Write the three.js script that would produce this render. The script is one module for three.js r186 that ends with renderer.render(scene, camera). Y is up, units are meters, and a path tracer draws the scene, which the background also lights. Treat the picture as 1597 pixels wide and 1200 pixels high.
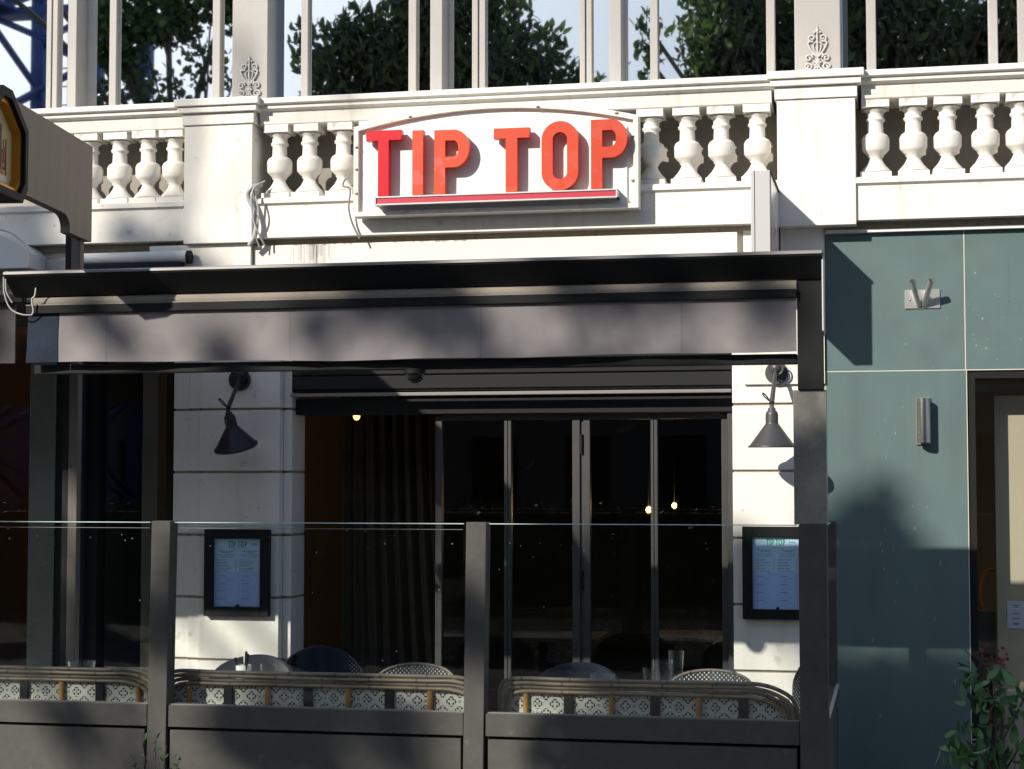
import * as THREE from 'three';
import { RoundedBoxGeometry } from 'three/addons/geometries/RoundedBoxGeometry.js';
import { mergeGeometries } from 'three/addons/utils/BufferGeometryUtils.js';

// ---------------------------------------------------------------- camera, sky, sun, exposure
const scene = new THREE.Scene();
const camera = new THREE.PerspectiveCamera(24.19, 1024 / 769, 0.1, 400);
camera.position.set(0, 1.65, 10);
camera.rotation.order = 'YXZ';
camera.rotation.set(THREE.MathUtils.degToRad(3.168), THREE.MathUtils.degToRad(11.969), 0);
const SUN = new THREE.Vector3(-0.65, 0.655, 1).normalize();
const sun = new THREE.DirectionalLight(new THREE.Color(1, 0.925, 0.81), 5.0);
sun.position.copy(SUN).multiplyScalar(60);
sun.castShadow = true; sun.shadow.radius = 1; sun.shadow.mapSize.set(4096, 4096);
Object.assign(sun.shadow.camera, { left: -14, right: 14, top: 14, bottom: -14, near: 1, far: 140 });
scene.add(sun, sun.target);
{ // clear morning sky: pale at the horizon, blue overhead, a little brighter round the sun
  const W = 512, H = 256, d = new Float32Array(W * H * 4), v = new THREE.Vector3();
  for (let j = 0; j < H; j++) for (let i = 0; i < W; i++) {
    const th = (j + 0.5) / H * Math.PI - Math.PI / 2, ph = ((i + 0.5) / W - 0.5) * 2 * Math.PI;
    v.set(Math.cos(th) * Math.cos(ph), Math.sin(th), Math.cos(th) * Math.sin(ph));
    const up = Math.max(0, v.y), h = Math.exp(-up * 3.2), g = Math.exp(-(1 - Math.max(-1, v.dot(SUN))) * 9);
    const o = (j * W + i) * 4;
    d[o] = 0.05 + 0.40 * h + 1.0 * g; d[o + 1] = 0.115 + 0.41 * h + 0.98 * g; d[o + 2] = 0.27 + 0.34 * h + 0.90 * g; d[o + 3] = 1;
    if (v.y < 0) { d[o] *= 0.5; d[o + 1] *= 0.5; d[o + 2] *= 0.5; }
  }
  const t = new THREE.DataTexture(d, W, H, THREE.RGBAFormat, THREE.FloatType);
  t.mapping = THREE.EquirectangularReflectionMapping; t.magFilter = t.minFilter = THREE.LinearFilter; t.needsUpdate = true;
  scene.background = t; scene.environment = t;
}
const renderer = new THREE.WebGLRenderer({ antialias: true });
renderer.setSize(1024, 769);
renderer.toneMapping = THREE.LinearToneMapping;
renderer.toneMappingExposure = 1.13;
renderer.shadowMap.enabled = true;

// ---------------------------------------------------------------- helpers
let seed = 7;
const rnd = () => { seed = (seed * 1664525 + 1013904223) >>> 0; return seed / 4294967296; };
const rr = (a, b) => a + (b - a) * rnd();
const hash = (x, y) => { let n = Math.imul(x, 374761393) + Math.imul(y, 668265263); n = Math.imul(n ^ (n >>> 13), 1274126177); return ((n ^ (n >>> 16)) >>> 0) / 4294967296; };
function vnoise(x, y, p) { // value noise that repeats every p cells
  const xi = Math.floor(x), yi = Math.floor(y), fx = x - xi, fy = y - yi, s = t => t * t * (3 - 2 * t), w = a => ((a % p) + p) % p;
  const a = hash(w(xi), w(yi)), b = hash(w(xi + 1), w(yi)), c = hash(w(xi), w(yi + 1)), e = hash(w(xi + 1), w(yi + 1));
  return (a + (b - a) * s(fx)) * (1 - s(fy)) + (c + (e - c) * s(fx)) * s(fy);
}
function fbm(u, v, p, oct) { let s = 0, a = 0.5, n = 0; for (let k = 0; k < oct; k++) { s += a * vnoise(u * p + k * 17, v * p + k * 31, p); n += a; a *= 0.55; p *= 2; } return s / n; }
const names = {};
const numbered = n => { const k = names[n] = (names[n] ?? -1) + 1; return k ? `${n}_${String(k).padStart(3, '0')}` : n; };
function worldUV(g) {
  const p = g.attributes.position, n = g.attributes.normal, uv = new Float32Array(p.count * 2);
  for (let i = 0; i < p.count; i++) {
    const ax = Math.abs(n.getX(i)), ay = Math.abs(n.getY(i)), az = Math.abs(n.getZ(i));
    if (az >= ax && az >= ay) { uv[2 * i] = p.getX(i); uv[2 * i + 1] = p.getY(i); }
    else if (ax >= ay) { uv[2 * i] = p.getZ(i); uv[2 * i + 1] = p.getY(i); }
    else { uv[2 * i] = p.getX(i); uv[2 * i + 1] = p.getZ(i); }
  }
  g.setAttribute('uv', new THREE.BufferAttribute(uv, 2)); return g;
}
function mesh(name, geos, m, parent = scene, opt = {}) {
  let g = Array.isArray(geos) ? geos : [geos];
  if (g.length > 1) { g = mergeGeometries(g.map(a => a.index ? a.toNonIndexed() : a)); } else g = g[0];
  if (!opt.keepUV) worldUV(g);
  const o = new THREE.Mesh(g, m);
  o.name = parent === scene ? numbered(name) : name; o.castShadow = o.receiveShadow = true;
  if (opt.label) o.userData.label = opt.label;
  parent.add(o); return o;
}
function thing(name, label, category, group) {
  const o = new THREE.Group(); o.name = numbered(name); o.userData = { label, category };
  if (group) o.userData.group = group; scene.add(o); return o;
}
function sub(name, parent, label) { const o = new THREE.Group(); o.name = name; if (label) o.userData.label = label; parent.add(o); return o; }
function tag(o, label, category, group) { o.userData.label = label; o.userData.category = category; if (group) o.userData.group = group; return o; }
function structure(name, geos, m) { const o = mesh(name, geos, m); o.userData.kind = 'structure'; return o; }
// box from limits
function B(x0, x1, y0, y1, z0, z1, r = 0) {
  const w = x1 - x0, h = y1 - y0, d = z1 - z0;
  const g = r ? new RoundedBoxGeometry(w, h, d, 2, Math.min(r, w / 2.01, h / 2.01, d / 2.01)) : new THREE.BoxGeometry(w, h, d);
  return g.translate((x0 + x1) / 2, (y0 + y1) / 2, (z0 + z1) / 2);
}
const V = (x, y, z) => new THREE.Vector3(x, y, z);
function tube(pts, r, seg = 24, rad = 8) { return new THREE.TubeGeometry(new THREE.CatmullRomCurve3(pts.map(p => p.isVector3 ? p : V(...p)), false, 'centripetal'), seg, r, rad); }
function rod(a, b, r0, r1 = r0, n = 10) {
  const A = V(...a), Bv = V(...b), d = Bv.clone().sub(A), g = new THREE.CylinderGeometry(r1, r0, d.length(), n, 1);
  g.applyQuaternion(new THREE.Quaternion().setFromUnitVectors(V(0, 1, 0), d.clone().normalize()));
  return g.translate(...A.add(Bv).multiplyScalar(0.5).toArray());
}
// extrude a (z, y) profile along x
function runX(profile, x0, x1) {
  const s = new THREE.Shape(profile.map(([z, y]) => new THREE.Vector2(-z, y)));
  const g = new THREE.ExtrudeGeometry(s, { depth: x1 - x0, bevelEnabled: false });
  return g.rotateY(Math.PI / 2).translate(x0, 0, 0);
}
function shapeExtrude(shape, depth, bevel = 0) { return new THREE.ExtrudeGeometry(shape, { depth, bevelEnabled: bevel > 0, bevelSize: bevel, bevelThickness: bevel, bevelSegments: 2, curveSegments: 24 }); }

// textures -------------------------------------------------------------------
function dataTex(N, fn, srgb, size) {
  const d = new Uint8Array(N * N * 4);
  for (let j = 0; j < N; j++) for (let i = 0; i < N; i++) { const c = fn(i / N, j / N, i, j), o = (j * N + i) * 4; d[o] = c[0] * 255; d[o + 1] = c[1] * 255; d[o + 2] = c[2] * 255; d[o + 3] = 255; }
  const t = new THREE.DataTexture(d, N, N); t.wrapS = t.wrapT = THREE.RepeatWrapping; t.magFilter = THREE.LinearFilter; t.minFilter = THREE.LinearMipmapLinearFilter; t.generateMipmaps = true;
  if (srgb) t.colorSpace = THREE.SRGBColorSpace; if (size) t.repeat.set(1 / size, 1 / size); t.needsUpdate = true; return t;
}
function canvasTex(w, h, draw, srgb = true) {
  const c = document.createElement('canvas'); c.width = w; c.height = h; draw(c.getContext('2d'), w, h);
  const t = new THREE.CanvasTexture(c); if (srgb) t.colorSpace = THREE.SRGBColorSpace; t.wrapS = t.wrapT = THREE.RepeatWrapping; return t;
}
const cl = x => Math.max(0, Math.min(1, x));
const lin = (r, g, b) => new THREE.Color().setRGB(r, g, b);
const toS = x => x <= 0.0031308 ? 12.92 * x : 1.055 * Math.pow(x, 1 / 2.4) - 0.055;
// patchy colour texture: base linear colour with coarse and fine variation
function patchy(N, size, base, amp, fine = 0.5, spots = 0, spotCol = [0.2, 0.17, 0.13], runs = 0) {
  return dataTex(N, (u, v) => {
    const a = fbm(u, v, 4, 4) - 0.5, b = fbm(u + 0.3, v + 0.7, 48, 2) - 0.5;
    const k = 1 + amp * (a * 1.6 + b * fine);
    let c = base.map(x => x * k);
    if (spots) { const s = fbm(u + 0.11, v + 0.43, 36, 2), w = cl((s - (1 - spots)) * 14) * 0.6; c = c.map((x, i) => x * (1 - w) + spotCol[i] * w); }
    if (runs) { const tv = Math.abs(2 * v - 1), n = vnoise(u * 72, tv * 3, 72) * 0.6 + vnoise(u * 31 + 5, tv * 2 + 3, 31) * 0.4, w = runs * cl((n - 0.62) * 5); c = c.map((x, i) => x * (1 - w) + spotCol[i] * w); }
    return c.map(x => cl(toS(cl(x))));
  }, true, size);
}
const grain = (N, size, p, oct) => dataTex(N, (u, v) => { const k = fbm(u, v, p, oct); return [k, k, k]; }, false, size);
const grainFine = grain(256, 0.35, 32, 3), grainCoarse = grain(256, 1.7, 6, 5);
function std(o) { return new THREE.MeshStandardMaterial(o); }
const M = {
  plaster: std({ map: patchy(512, 2.3, [0.80, 0.775, 0.71], 0.11, 0.6, 0.2, [0.5, 0.46, 0.4], 0.3), roughness: 0.8, bumpMap: grainFine, bumpScale: 0.0015 }),
  stone: std({ map: patchy(512, 1.9, [0.81, 0.785, 0.73], 0.08, 0.6, 0.18, [0.55, 0.5, 0.44], 0.3), roughness: 0.7, bumpMap: grainFine, bumpScale: 0.001 }),
  ledge: std({ map: patchy(256, 0.7, [0.36, 0.31, 0.23], 0.25, 0.8, 0.25), roughness: 0.9 }),
  cement: std({ map: patchy(256, 1.3, [0.31, 0.29, 0.265], 0.15, 0.6, 0.15, [0.25, 0.22, 0.18]), roughness: 0.9 }),
  stoneWarm: std({ map: patchy(512, 1.5, [0.77, 0.745, 0.69], 0.08, 0.6, 0.2, [0.45, 0.4, 0.34]), roughness: 0.75, bumpMap: grainFine, bumpScale: 0.0012 }),
  whitePaint: std({ map: patchy(256, 1.1, [0.40, 0.385, 0.365], 0.1), roughness: 0.55 }),
  greyFrame: std({ map: patchy(256, 0.9, [0.50, 0.49, 0.48], 0.08), roughness: 0.45 }),
  mirror: std({ color: lin(0.90, 0.93, 0.95), metalness: 1, roughness: 0.015 }),
  blackMetal: new THREE.MeshPhysicalMaterial({ color: lin(0.012, 0.0135, 0.014), roughness: 0.6, specularIntensity: 0.35 }),
  soot: std({ color: lin(0.010, 0.011, 0.012), roughness: 0.85 }),
  charcoal: new THREE.MeshPhysicalMaterial({ specularIntensity: 0.4, map: patchy(512, 1.4, [0.082, 0.081, 0.074], 0.3, 0.6, 0.14, [0.14, 0.13, 0.11]), roughness: 0.55, bumpMap: grainFine, bumpScale: 0.0004 }),
  doorMetal: std({ map: patchy(256, 0.8, [0.07, 0.07, 0.071], 0.2), roughness: 0.4, metalness: 0.3 }),
  steel: std({ map: patchy(256, 0.6, [0.33, 0.32, 0.29], 0.4, 0.6), metalness: 0.4, roughness: 0.42, roughnessMap: grainCoarse }),
  chrome: std({ color: lin(0.75, 0.74, 0.72), metalness: 0.85, roughness: 0.32 }),
  alu: std({ color: lin(0.52, 0.52, 0.52), metalness: 0.3, roughness: 0.45 }),
  greyLip: std({ color: lin(0.22, 0.215, 0.21), metalness: 0.2, roughness: 0.5 }),
  paleLine: std({ color: lin(0.62, 0.6, 0.55), roughness: 0.6 }),
  lampGrey: std({ color: lin(0.085, 0.087, 0.09), roughness: 0.42, metalness: 0.35 }),
  glass: new THREE.MeshPhysicalMaterial({ color: lin(0.94, 0.965, 0.96), roughness: 0, transmission: 1, thickness: 0, ior: 1.5 }),
  glassDark: new THREE.MeshPhysicalMaterial({ color: lin(0.6, 0.64, 0.65), roughness: 0, transmission: 1, thickness: 0, ior: 1.52 }),
  tumbler: new THREE.MeshPhysicalMaterial({ color: lin(0.95, 0.97, 0.98), roughness: 0.03, transmission: 1, thickness: 0, ior: 1.5 }),
  glassEdge: std({ color: lin(0.45, 0.6, 0.58), roughness: 0.25 }),
  cane: std({ map: dataTex(256, (u, v) => { const s = fbm(u * 0.3, v * 4, 8, 3), nd = Math.abs(((u * 4) % 1) - 0.5) < 0.02 ? 0.45 : 1, k = (0.6 + 0.8 * s) * nd; return [0.26 * k, 0.19 * k, 0.115 * k].map(x => cl(toS(x))); }, true, 0.9), roughness: 0.45, bumpMap: grainFine, bumpScale: 0.0006 }),
  caneGrey: std({ map: dataTex(256, (u, v) => { const s = fbm(u, v * 3, 6, 4), nd = Math.abs(((u * 5) % 1) - 0.5) < 0.02 ? 0.45 : 1, k = (0.5 + s) * nd; return [0.19 * k, 0.165 * k, 0.135 * k].map(x => cl(toS(x))); }, true, 1.1), roughness: 0.5 }),
  bamboo: std({ map: patchy(128, 0.4, [0.46, 0.23, 0.065], 0.4), roughness: 0.4 }),
  asphalt: new THREE.MeshPhysicalMaterial({ specularIntensity: 0.25, map: patchy(256, 3, [0.04, 0.04, 0.042], 0.3), roughness: 0.9 }),
  paving: std({ map: patchy(256, 2.6, [0.22, 0.21, 0.195], 0.2), roughness: 0.9 }),
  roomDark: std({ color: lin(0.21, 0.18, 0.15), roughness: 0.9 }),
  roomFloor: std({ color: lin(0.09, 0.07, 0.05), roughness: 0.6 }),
  beige: std({ map: patchy(128, 1, [0.50, 0.42, 0.31], 0.08), roughness: 0.7 }),
  bark: std({ map: patchy(256, 0.8, [0.09, 0.075, 0.06], 0.5), roughness: 0.95 }),
  greyCloth: std({ map: patchy(256, 0.25, [0.24, 0.23, 0.235], 0.25, 0.9), roughness: 0.95, bumpMap: grainFine, bumpScale: 0.002 }),
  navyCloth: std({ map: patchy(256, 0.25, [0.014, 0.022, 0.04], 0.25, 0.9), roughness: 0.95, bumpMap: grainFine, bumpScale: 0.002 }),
  tableTop: std({ color: lin(0.55, 0.53, 0.5), roughness: 0.35 }),
  white: std({ color: lin(0.75, 0.75, 0.73), roughness: 0.5 }),
  rubber: std({ color: lin(0.20, 0.20, 0.20), roughness: 0.6 }),
  plastic: std({ color: lin(0.42, 0.42, 0.42), roughness: 0.5 }),
  wire: std({ color: lin(0.6, 0.59, 0.56), roughness: 0.5 }),
};

// ---------------------------------------------------------------- setting: ground
structure('road', B(-60, 60, -0.4, -0.2, 5.6, 70), M.asphalt);
structure('pavement', B(-60, 60, -0.4, -0.08, -9, 5.45), M.paving);
structure('kerb', B(-60, 60, -0.4, -0.075, 5.45, 5.6, 0.01), M.stone);

// ---------------------------------------------------------------- restaurant building
const bld = thing('restaurant_building', 'cream stone facade with a balustrade above a dark terrace doorway', 'building');
// masonry core behind everything
mesh('wall', [B(-9, 0.0, 3.0, 3.905, -0.9, -0.3), B(-9, 0.0, 2.76, 3.299, -0.3, -0.001), B(-9, -5.7, -0.08, 2.76, -0.3, -0.001)], M.plaster, bld, { label: 'cream plaster wall' });
mesh('wall', [B(0.0, 9, 3.0, 3.905, -0.9, -0.3), B(0.0, 9, 3.05, 3.299, -0.3, -0.001)], M.plaster, bld);
mesh('niche_wall', B(-9, 9, 3.325, 3.752, -0.298, -0.20), M.cement, bld, { label: 'bare cement wall behind the balusters' });
// plinth course under the balusters (proud), its tan underside gap and the fascia below
const plinth = [[-0.199, 3.32], [0.11, 3.32], [0.125, 3.312], [0.125, 3.285], [0.105, 3.272], [0.105, 3.085], [-0.0005, 3.085], [-0.0005, 3.3], [-0.199, 3.3]];
for (const [a, b] of [[-9, -4.072], [-3.648, -0.602], [-0.178, 9]]) mesh('plinth_course', runX(plinth, a, b), M.stone, bld);
mesh('tan_ledge', B(-9, 9, 3.046, 3.084, 0.0, 0.018), M.ledge, bld, { label: 'mottled tan ledge gap under the plinth' });
{ // fascia board with a run-off stain
  const t = canvasTex(1024, 64, (c, w, h) => {
    c.fillStyle = '#e6e2da'; c.fillRect(0, 0, w, h);
    for (let i = 0; i < 500; i++) { c.fillStyle = `rgba(120,110,95,${rr(0.02, 0.08)})`; c.fillRect(rr(0, w), rr(0, h), rr(1, 14), rr(1, 3)); }
    for (let i = 0; i < 70; i++) { const x = 128 + (rr(-1, 1) + rr(-1, 1)) * 26; c.fillStyle = `rgba(84,84,92,${rr(0.05, 0.2)})`; c.fillRect(x, 0, rr(1, 5), h * rr(0.4, 1)); }
    for (let i = 0; i < 40; i++) { c.fillStyle = `rgba(60,52,40,${rr(0.1, 0.4)})`; c.fillRect(rr(40, 500), 0, rr(2, 10), rr(1, 4)); }
    c.fillStyle = '#55504a'; c.fillRect(139, 2, 2, h);
  });
  const g = B(-3.66, -0.83, 2.90, 3.046, 0.0, 0.06, 0.004), p = g.attributes.position, uv = g.attributes.uv;
  for (let i = 0; i < p.count; i++) uv.setXY(i, (p.getX(i) + 3.66) / 2.83, (p.getY(i) - 2.9) / 0.146);
  mesh('fascia_board', g, std({ map: t, roughness: 0.75 }), bld, { keepUV: true, label: 'white fascia board with a grey run-off stain' });
  mesh('fascia_trim', B(-3.68, -0.81, 2.875, 2.899, 0.0, 0.075), M.blackMetal, bld, { label: 'black strip under the fascia board' });
}
// rails and pedestals
const railP = [[-0.3, 3.905], [0.13, 3.905], [0.134, 3.9], [0.134, 3.874], [0.112, 3.866], [0.112, 3.846], [0.082, 3.832], [0.072, 3.762], [0.066, 3.756], [-0.3, 3.756]];
for (const [a, b] of [[-9, -4.10], [-3.62, -0.635], [-0.145, 9]]) mesh('handrail', runX(railP, a, b), M.stone, bld);
function pedestal(x0, x1) {
  const p = sub('pedestal', bld);
  mesh('shaft', B(x0, x1, 3.06, 3.759, -0.3, 0.125, 0.004), M.stone, p);
  const cap = (o, y0, y1) => B(x0 - o, x1 + o, y0, y1, -0.3, 0.125 + o, 0.005);
  mesh('cap', [cap(0.012, 3.7605, 3.83), cap(0.034, 3.8305, 3.868), cap(0.05, 3.8685, 3.912)], M.stone, p);
}
pedestal(-4.072, -3.648); pedestal(-0.602, -0.178);
// wall below the pedestals
mesh('pier_wall', B(-4.30, -3.665, 2.78, 3.058, 0.0, 0.09, 0.004), M.plaster, bld);
mesh('pier_wall', B(-0.80, -0.359, 2.2, 3.058, 0.0, 0.02), M.plaster, bld);
// balusters
const bal = new THREE.LatheGeometry([[0.0, 0.03], [0.082, 0.03], [0.082, 0.045], [0.055, 0.075], [0.04, 0.1], [0.034, 0.118], [0.044, 0.125], [0.044, 0.134], [0.062, 0.15], [0.074, 0.166], [0.075, 0.225], [0.066, 0.243], [0.044, 0.258], [0.042, 0.318], [0.052, 0.324], [0.052, 0.336], [0.044, 0.341], [0.046, 0.37], [0.06, 0.378], [0.066, 0.392], [0.0, 0.392]].map(([r, y]) => new THREE.Vector2(r, y)), 28);
const balP = new THREE.BoxGeometry(0.168, 0.042, 0.168).translate(0, 0.011, 0), balA = new THREE.BoxGeometry(0.15, 0.046, 0.15).translate(0, 0.415, 0);
const balG = mergeGeometries([bal.toNonIndexed(), balP.toNonIndexed(), balA.toNonIndexed()]);
worldUV(balG);
for (const x of [-4.925, -4.731, -4.544, -4.358, -4.186, -3.524, -3.337, -3.133, -2.94, -1.318, -1.115, -0.917, -0.72, -0.072, 0.132, 0.316, 0.513, 0.697, 0.9]) {
  const b = mesh('baluster', balG, rnd() > 0.5 ? M.stone : M.stoneWarm, bld, { keepUV: true }); b.position.set(x + rr(-0.004, 0.004), 3.322, -0.01 + rr(-0.004, 0.004)); b.rotation.y = rr(-0.04, 0.04);
}
// upper storey: stone piers, posts, mullions and mirror-like panes
for (const [a, b] of [[-3.903, -3.675], [-0.519, -0.262]]) {
  const p = sub('upper_pier', bld);
  mesh('shaft', B(a, b, 3.906, 5.3, -0.55, -0.2, 0.006), M.whitePaint, p);
  const cx = (a + b) / 2, y0 = 3.985, curve = (pts, r = 0.006) => tube(pts.map(([x, y]) => V(cx + x, y0 + y, -0.192)), r, 40, 6);
  const spiral = (x, y, r, turns, dir, a0, tail) => { const pts = []; for (let k = 0; k <= 20; k++) { const t = k / 20, an = a0 + dir * turns * 2 * Math.PI * t, rad = r * (0.18 + 0.82 * t); pts.push([x + rad * Math.cos(an), y + rad * Math.sin(an)]); } return pts.concat(tail); };
  const g = [];
  for (const s of [-1, 1]) {
    const m = pts => pts.map(([x, y]) => [x * s, y]);
    g.push(curve(m(spiral(0.031, 0.19, 0.022, 1.4, -1, 0.5, [[0.052, 0.165], [0.035, 0.12], [0.012, 0.095], [0.0, 0.085]]))));
    g.push(curve(m(spiral(0.048, 0.075, 0.022, 1.3, 1, 1.2, [[0.03, 0.1], [0.012, 0.09], [0.004, 0.08]]))));
    g.push(curve(m(spiral(0.048, 0.025, 0.022, 1.3, -1, 2.0, [[0.03, 0.0], [0.014, 0.018], [0.002, 0.03]]))));
    g.push(curve(m([[0.0, 0.09], [0.018, 0.125], [0.022, 0.155], [0.008, 0.165]]), 0.004));
    g.push(new THREE.SphereGeometry(0.008, 8, 6).translate(cx + s * 0.016, y0 + 0.222, -0.192));
  }
  g.push(curve([[0, -0.02], [0, 0.05], [0, 0.12], [0, 0.225]], 0.006), new THREE.SphereGeometry(0.014, 10, 8).scale(1, 1, 0.7).translate(cx, y0 + 0.05, -0.19), new THREE.SphereGeometry(0.010, 8, 6).scale(1, 1.6, 1).translate(cx, y0 + 0.232, -0.192), new THREE.ConeGeometry(0.007, 0.022, 6).translate(cx, y0 + 0.252, -0.192));
  for (let k = 0; k < 6; k++) g.push(new THREE.SphereGeometry(0.008, 6, 5).translate(cx + 0.016 * Math.cos(k * 1.05), y0 + 0.05 + 0.016 * Math.sin(k * 1.05), -0.19));
  mesh('scroll_ornament', g, M.greyFrame, p, { label: 'painted iron scrollwork ornament' });
}
for (const [a, b] of [[-3.674, -3.62], [-0.261, -0.225]]) mesh('window_reveal', B(a, b, 3.906, 5.3, -0.75, -0.62), M.greyFrame, bld);
function mullion(x0, x1, twin) {
  const m = twin ? [B(x0, (x0 + x1) / 2 - 0.004, 3.906, 5.3, -0.36, -0.3, 0.004), B((x0 + x1) / 2 + 0.004, x1, 3.906, 5.3, -0.36, -0.3, 0.004)] : B(x0, x1, 3.906, 5.3, -0.36, -0.3, 0.004);
  mesh('mullion', m, M.whitePaint, bld);
}
for (const a of [[-5.177, -5.102, 1], [-4.752, -4.705], [-4.07, -4.02], [-3.498, -3.453], [-2.82, -2.772], [-2.428, -2.347, 1], [-1.776, -1.704, 1], [-1.359, -1.314], [-0.685, -0.636], [-0.119, -0.066], [0.555, 0.605], [0.716, 0.765]]) mullion(...a);
for (const [a, b] of [[-4.978, -4.92], [-2.657, -2.583], [-1.582, -1.514]]) mesh('window_post', B(a, b, 3.906, 5.3, -0.40, -0.19, 0.004), M.whitePaint, bld);
for (const [a, b] of [[-6.0, -5.178], [-5.101, -4.979], [-4.919, -4.753], [-4.704, -4.071], [-4.019, -3.904], [-3.619, -3.499], [-3.452, -2.821], [-2.771, -2.658], [-2.582, -2.429], [-2.346, -1.777], [-1.703, -1.583], [-1.513, -1.36], [-1.313, -0.686], [-0.635, -0.52], [-0.224, -0.12], [-0.065, 0.554], [0.606, 0.715], [0.766, 1.6]])
  mesh('window_pane', B(a, b, 3.906, 5.3, -0.352, -0.34), M.mirror, bld);
mesh('upper_wall', [B(-9, 9, 5.302, 6.6, -0.9, -0.25)], M.plaster, bld);

// ground floor piers of stone blocks
const joints = [-0.08, 0.25, 0.62, 0.985, 1.35, 1.72, 2.09, 2.46, 2.759];
function pier(x0, x1, zf, zb) {
  const p = sub('pier', bld, 'painted stone pier of large blocks');
  mesh('joint_core', B(x0 + 0.006, x1 - 0.006, -0.08, 2.759, zb, zf - 0.016), M.ledge, p);
  for (let k = 0; k < joints.length - 1; k++) mesh('stone_block', B(x0, x1, joints[k] + (k ? 0.007 : 0), joints[k + 1] - 0.007, zb + 0.002, zf, 0.005), M.stone, p);
}
pier(-4.187, -4.082, -0.035, -0.3); pier(-4.080, -4.011, -0.018, -0.3); pier(-4.009, -3.51, 0.0, -0.3);
pier(-3.508, -3.455, -0.06, -0.3);
pier(-0.869, -0.36, 0.0, -0.3);
// lintel, shutter box and the thin bright bar
mesh('lintel', B(-3.454, -0.870, 2.19, 2.759, -0.3, -0.05), M.soot, bld, { label: 'black roller shutter box above the doors' });
for (let k = 0; k < 6; k++) mesh('shutter_slat', B(-3.45, -0.874, 2.20 + k * 0.085, 2.278 + k * 0.085, -0.049, -0.035, 0.006), M.soot, bld);
mesh('shutter_bar', B(-3.45, -0.874, 2.158, 2.178, -0.05, -0.002, 0.003), M.greyLip, bld, { label: 'thin pale metal bar under the shutter box' });
mesh('door_head', B(-3.454, -0.870, 2.058, 2.150, -0.3, -0.12), M.soot, bld);
// dining room behind the doors
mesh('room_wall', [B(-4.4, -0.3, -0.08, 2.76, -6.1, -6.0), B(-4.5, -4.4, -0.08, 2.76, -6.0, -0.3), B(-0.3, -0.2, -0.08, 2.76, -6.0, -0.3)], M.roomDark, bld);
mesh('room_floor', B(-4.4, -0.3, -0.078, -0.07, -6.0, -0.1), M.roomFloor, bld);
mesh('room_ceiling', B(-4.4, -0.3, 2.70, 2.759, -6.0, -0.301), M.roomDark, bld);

// folding doors: four closed leaves, the left bay folded open
function leaf(x0, x1, w, v) {
  const d = sub('door_leaf', bld), y0 = -0.06, y1 = 2.05, z0 = -0.235, z1 = -0.185;
  mesh('frame', [B(x0, x0 + w, y0, y1, z0, z1, 0.004), B(x1 - v, x1, y0, y1, z0, z1, 0.004), B(x0 + w, x1 - v, y1 - 0.03, y1, z0, z1), B(x0 + w, x1 - v, y0, y0 + 0.35, z0, z1)], M.doorMetal, d);
  mesh('pane', B(x0 + w, x1 - v, y0 + 0.35, y1 - 0.03, -0.214, -0.206), M.glassDark, d);
  return d;
}
leaf(-2.618, -2.186, 0.04, 0.02); leaf(-2.184, -1.76, 0.02, 0.045); leaf(-1.741, -1.333, 0.04, 0.018); leaf(-1.331, -0.912, 0.02, 0.036);
mesh('door_jamb', [B(-0.910, -0.871, -0.06, 2.057, -0.25, -0.14), B(-1.759, -1.742, -0.06, 2.05, -0.24, -0.2)], M.doorMetal, bld);
for (const y of [0.3, 1.1, 1.88]) mesh('hinge', new THREE.CylinderGeometry(0.011, 0.011, 0.11, 10).translate(-1.751, y, -0.18), M.blackMetal, bld);

// ---------------------------------------------------------------- green shop on the right
const shop = thing('green_shop_building', 'green clad shopfront with a dark doorway beside the restaurant', 'building');
function greenTex(s, specks, lo) {
  seed = s;
  return canvasTex(512, 512, (c, w, h) => {
    c.fillStyle = '#7d9a98'; c.fillRect(0, 0, w, h);
    for (let i = 0; i < 260; i++) { const r = rr(10, 70); const g = c.createRadialGradient(0, 0, 0, 0, 0, r); const q = rnd() > 0.5 ? '150,168,160' : '96,124,126'; g.addColorStop(0, `rgba(${q},0.07)`); g.addColorStop(1, `rgba(${q},0)`); c.save(); c.translate(rr(0, w), rr(0, h)); c.fillStyle = g; c.fillRect(-r, -r, 2 * r, 2 * r); c.restore(); }
    for (let i = 0; i < 46; i++) { const x = rr(0, w), y = rr(-100, h * 0.8), L = rr(60, 300), k = rr(2, 9); c.fillStyle = `rgba(${rnd() > 0.5 ? '70,92,92' : '170,184,176'},${rr(0.012, 0.045)})`; c.fillRect(x, y, k, L); c.fillRect(x + 1, y + L, k * 0.5, L * 0.3); }
    for (let i = 0; i < 40; i++) { c.strokeStyle = `rgba(190,205,198,${rr(0.03, 0.12)})`; c.lineWidth = rr(0.5, 1.5); c.beginPath(); const x = rr(0, w), y = rr(0, h); c.moveTo(x, y); c.lineTo(x + rr(-30, 30), y + rr(10, 60)); c.stroke(); }
    for (let i = 0; i < specks; i++) { const x = w * cl(lo[0] + (rr(-1, 1) + rr(-1, 1)) * 0.18), y = h * cl(lo[1] + (rr(-1, 1) + rr(-1, 1)) * 0.22); c.fillStyle = `rgba(232,236,230,${rr(0.25, 0.95)})`; c.save(); c.translate(x, y); c.rotate(rr(-0.4, 1)); c.scale(1, rr(0.5, 2.4)); c.beginPath(); c.arc(0, 0, rr(0.5, 1.8), 0, 7); c.fill(); c.restore(); }
  });
}
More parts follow.
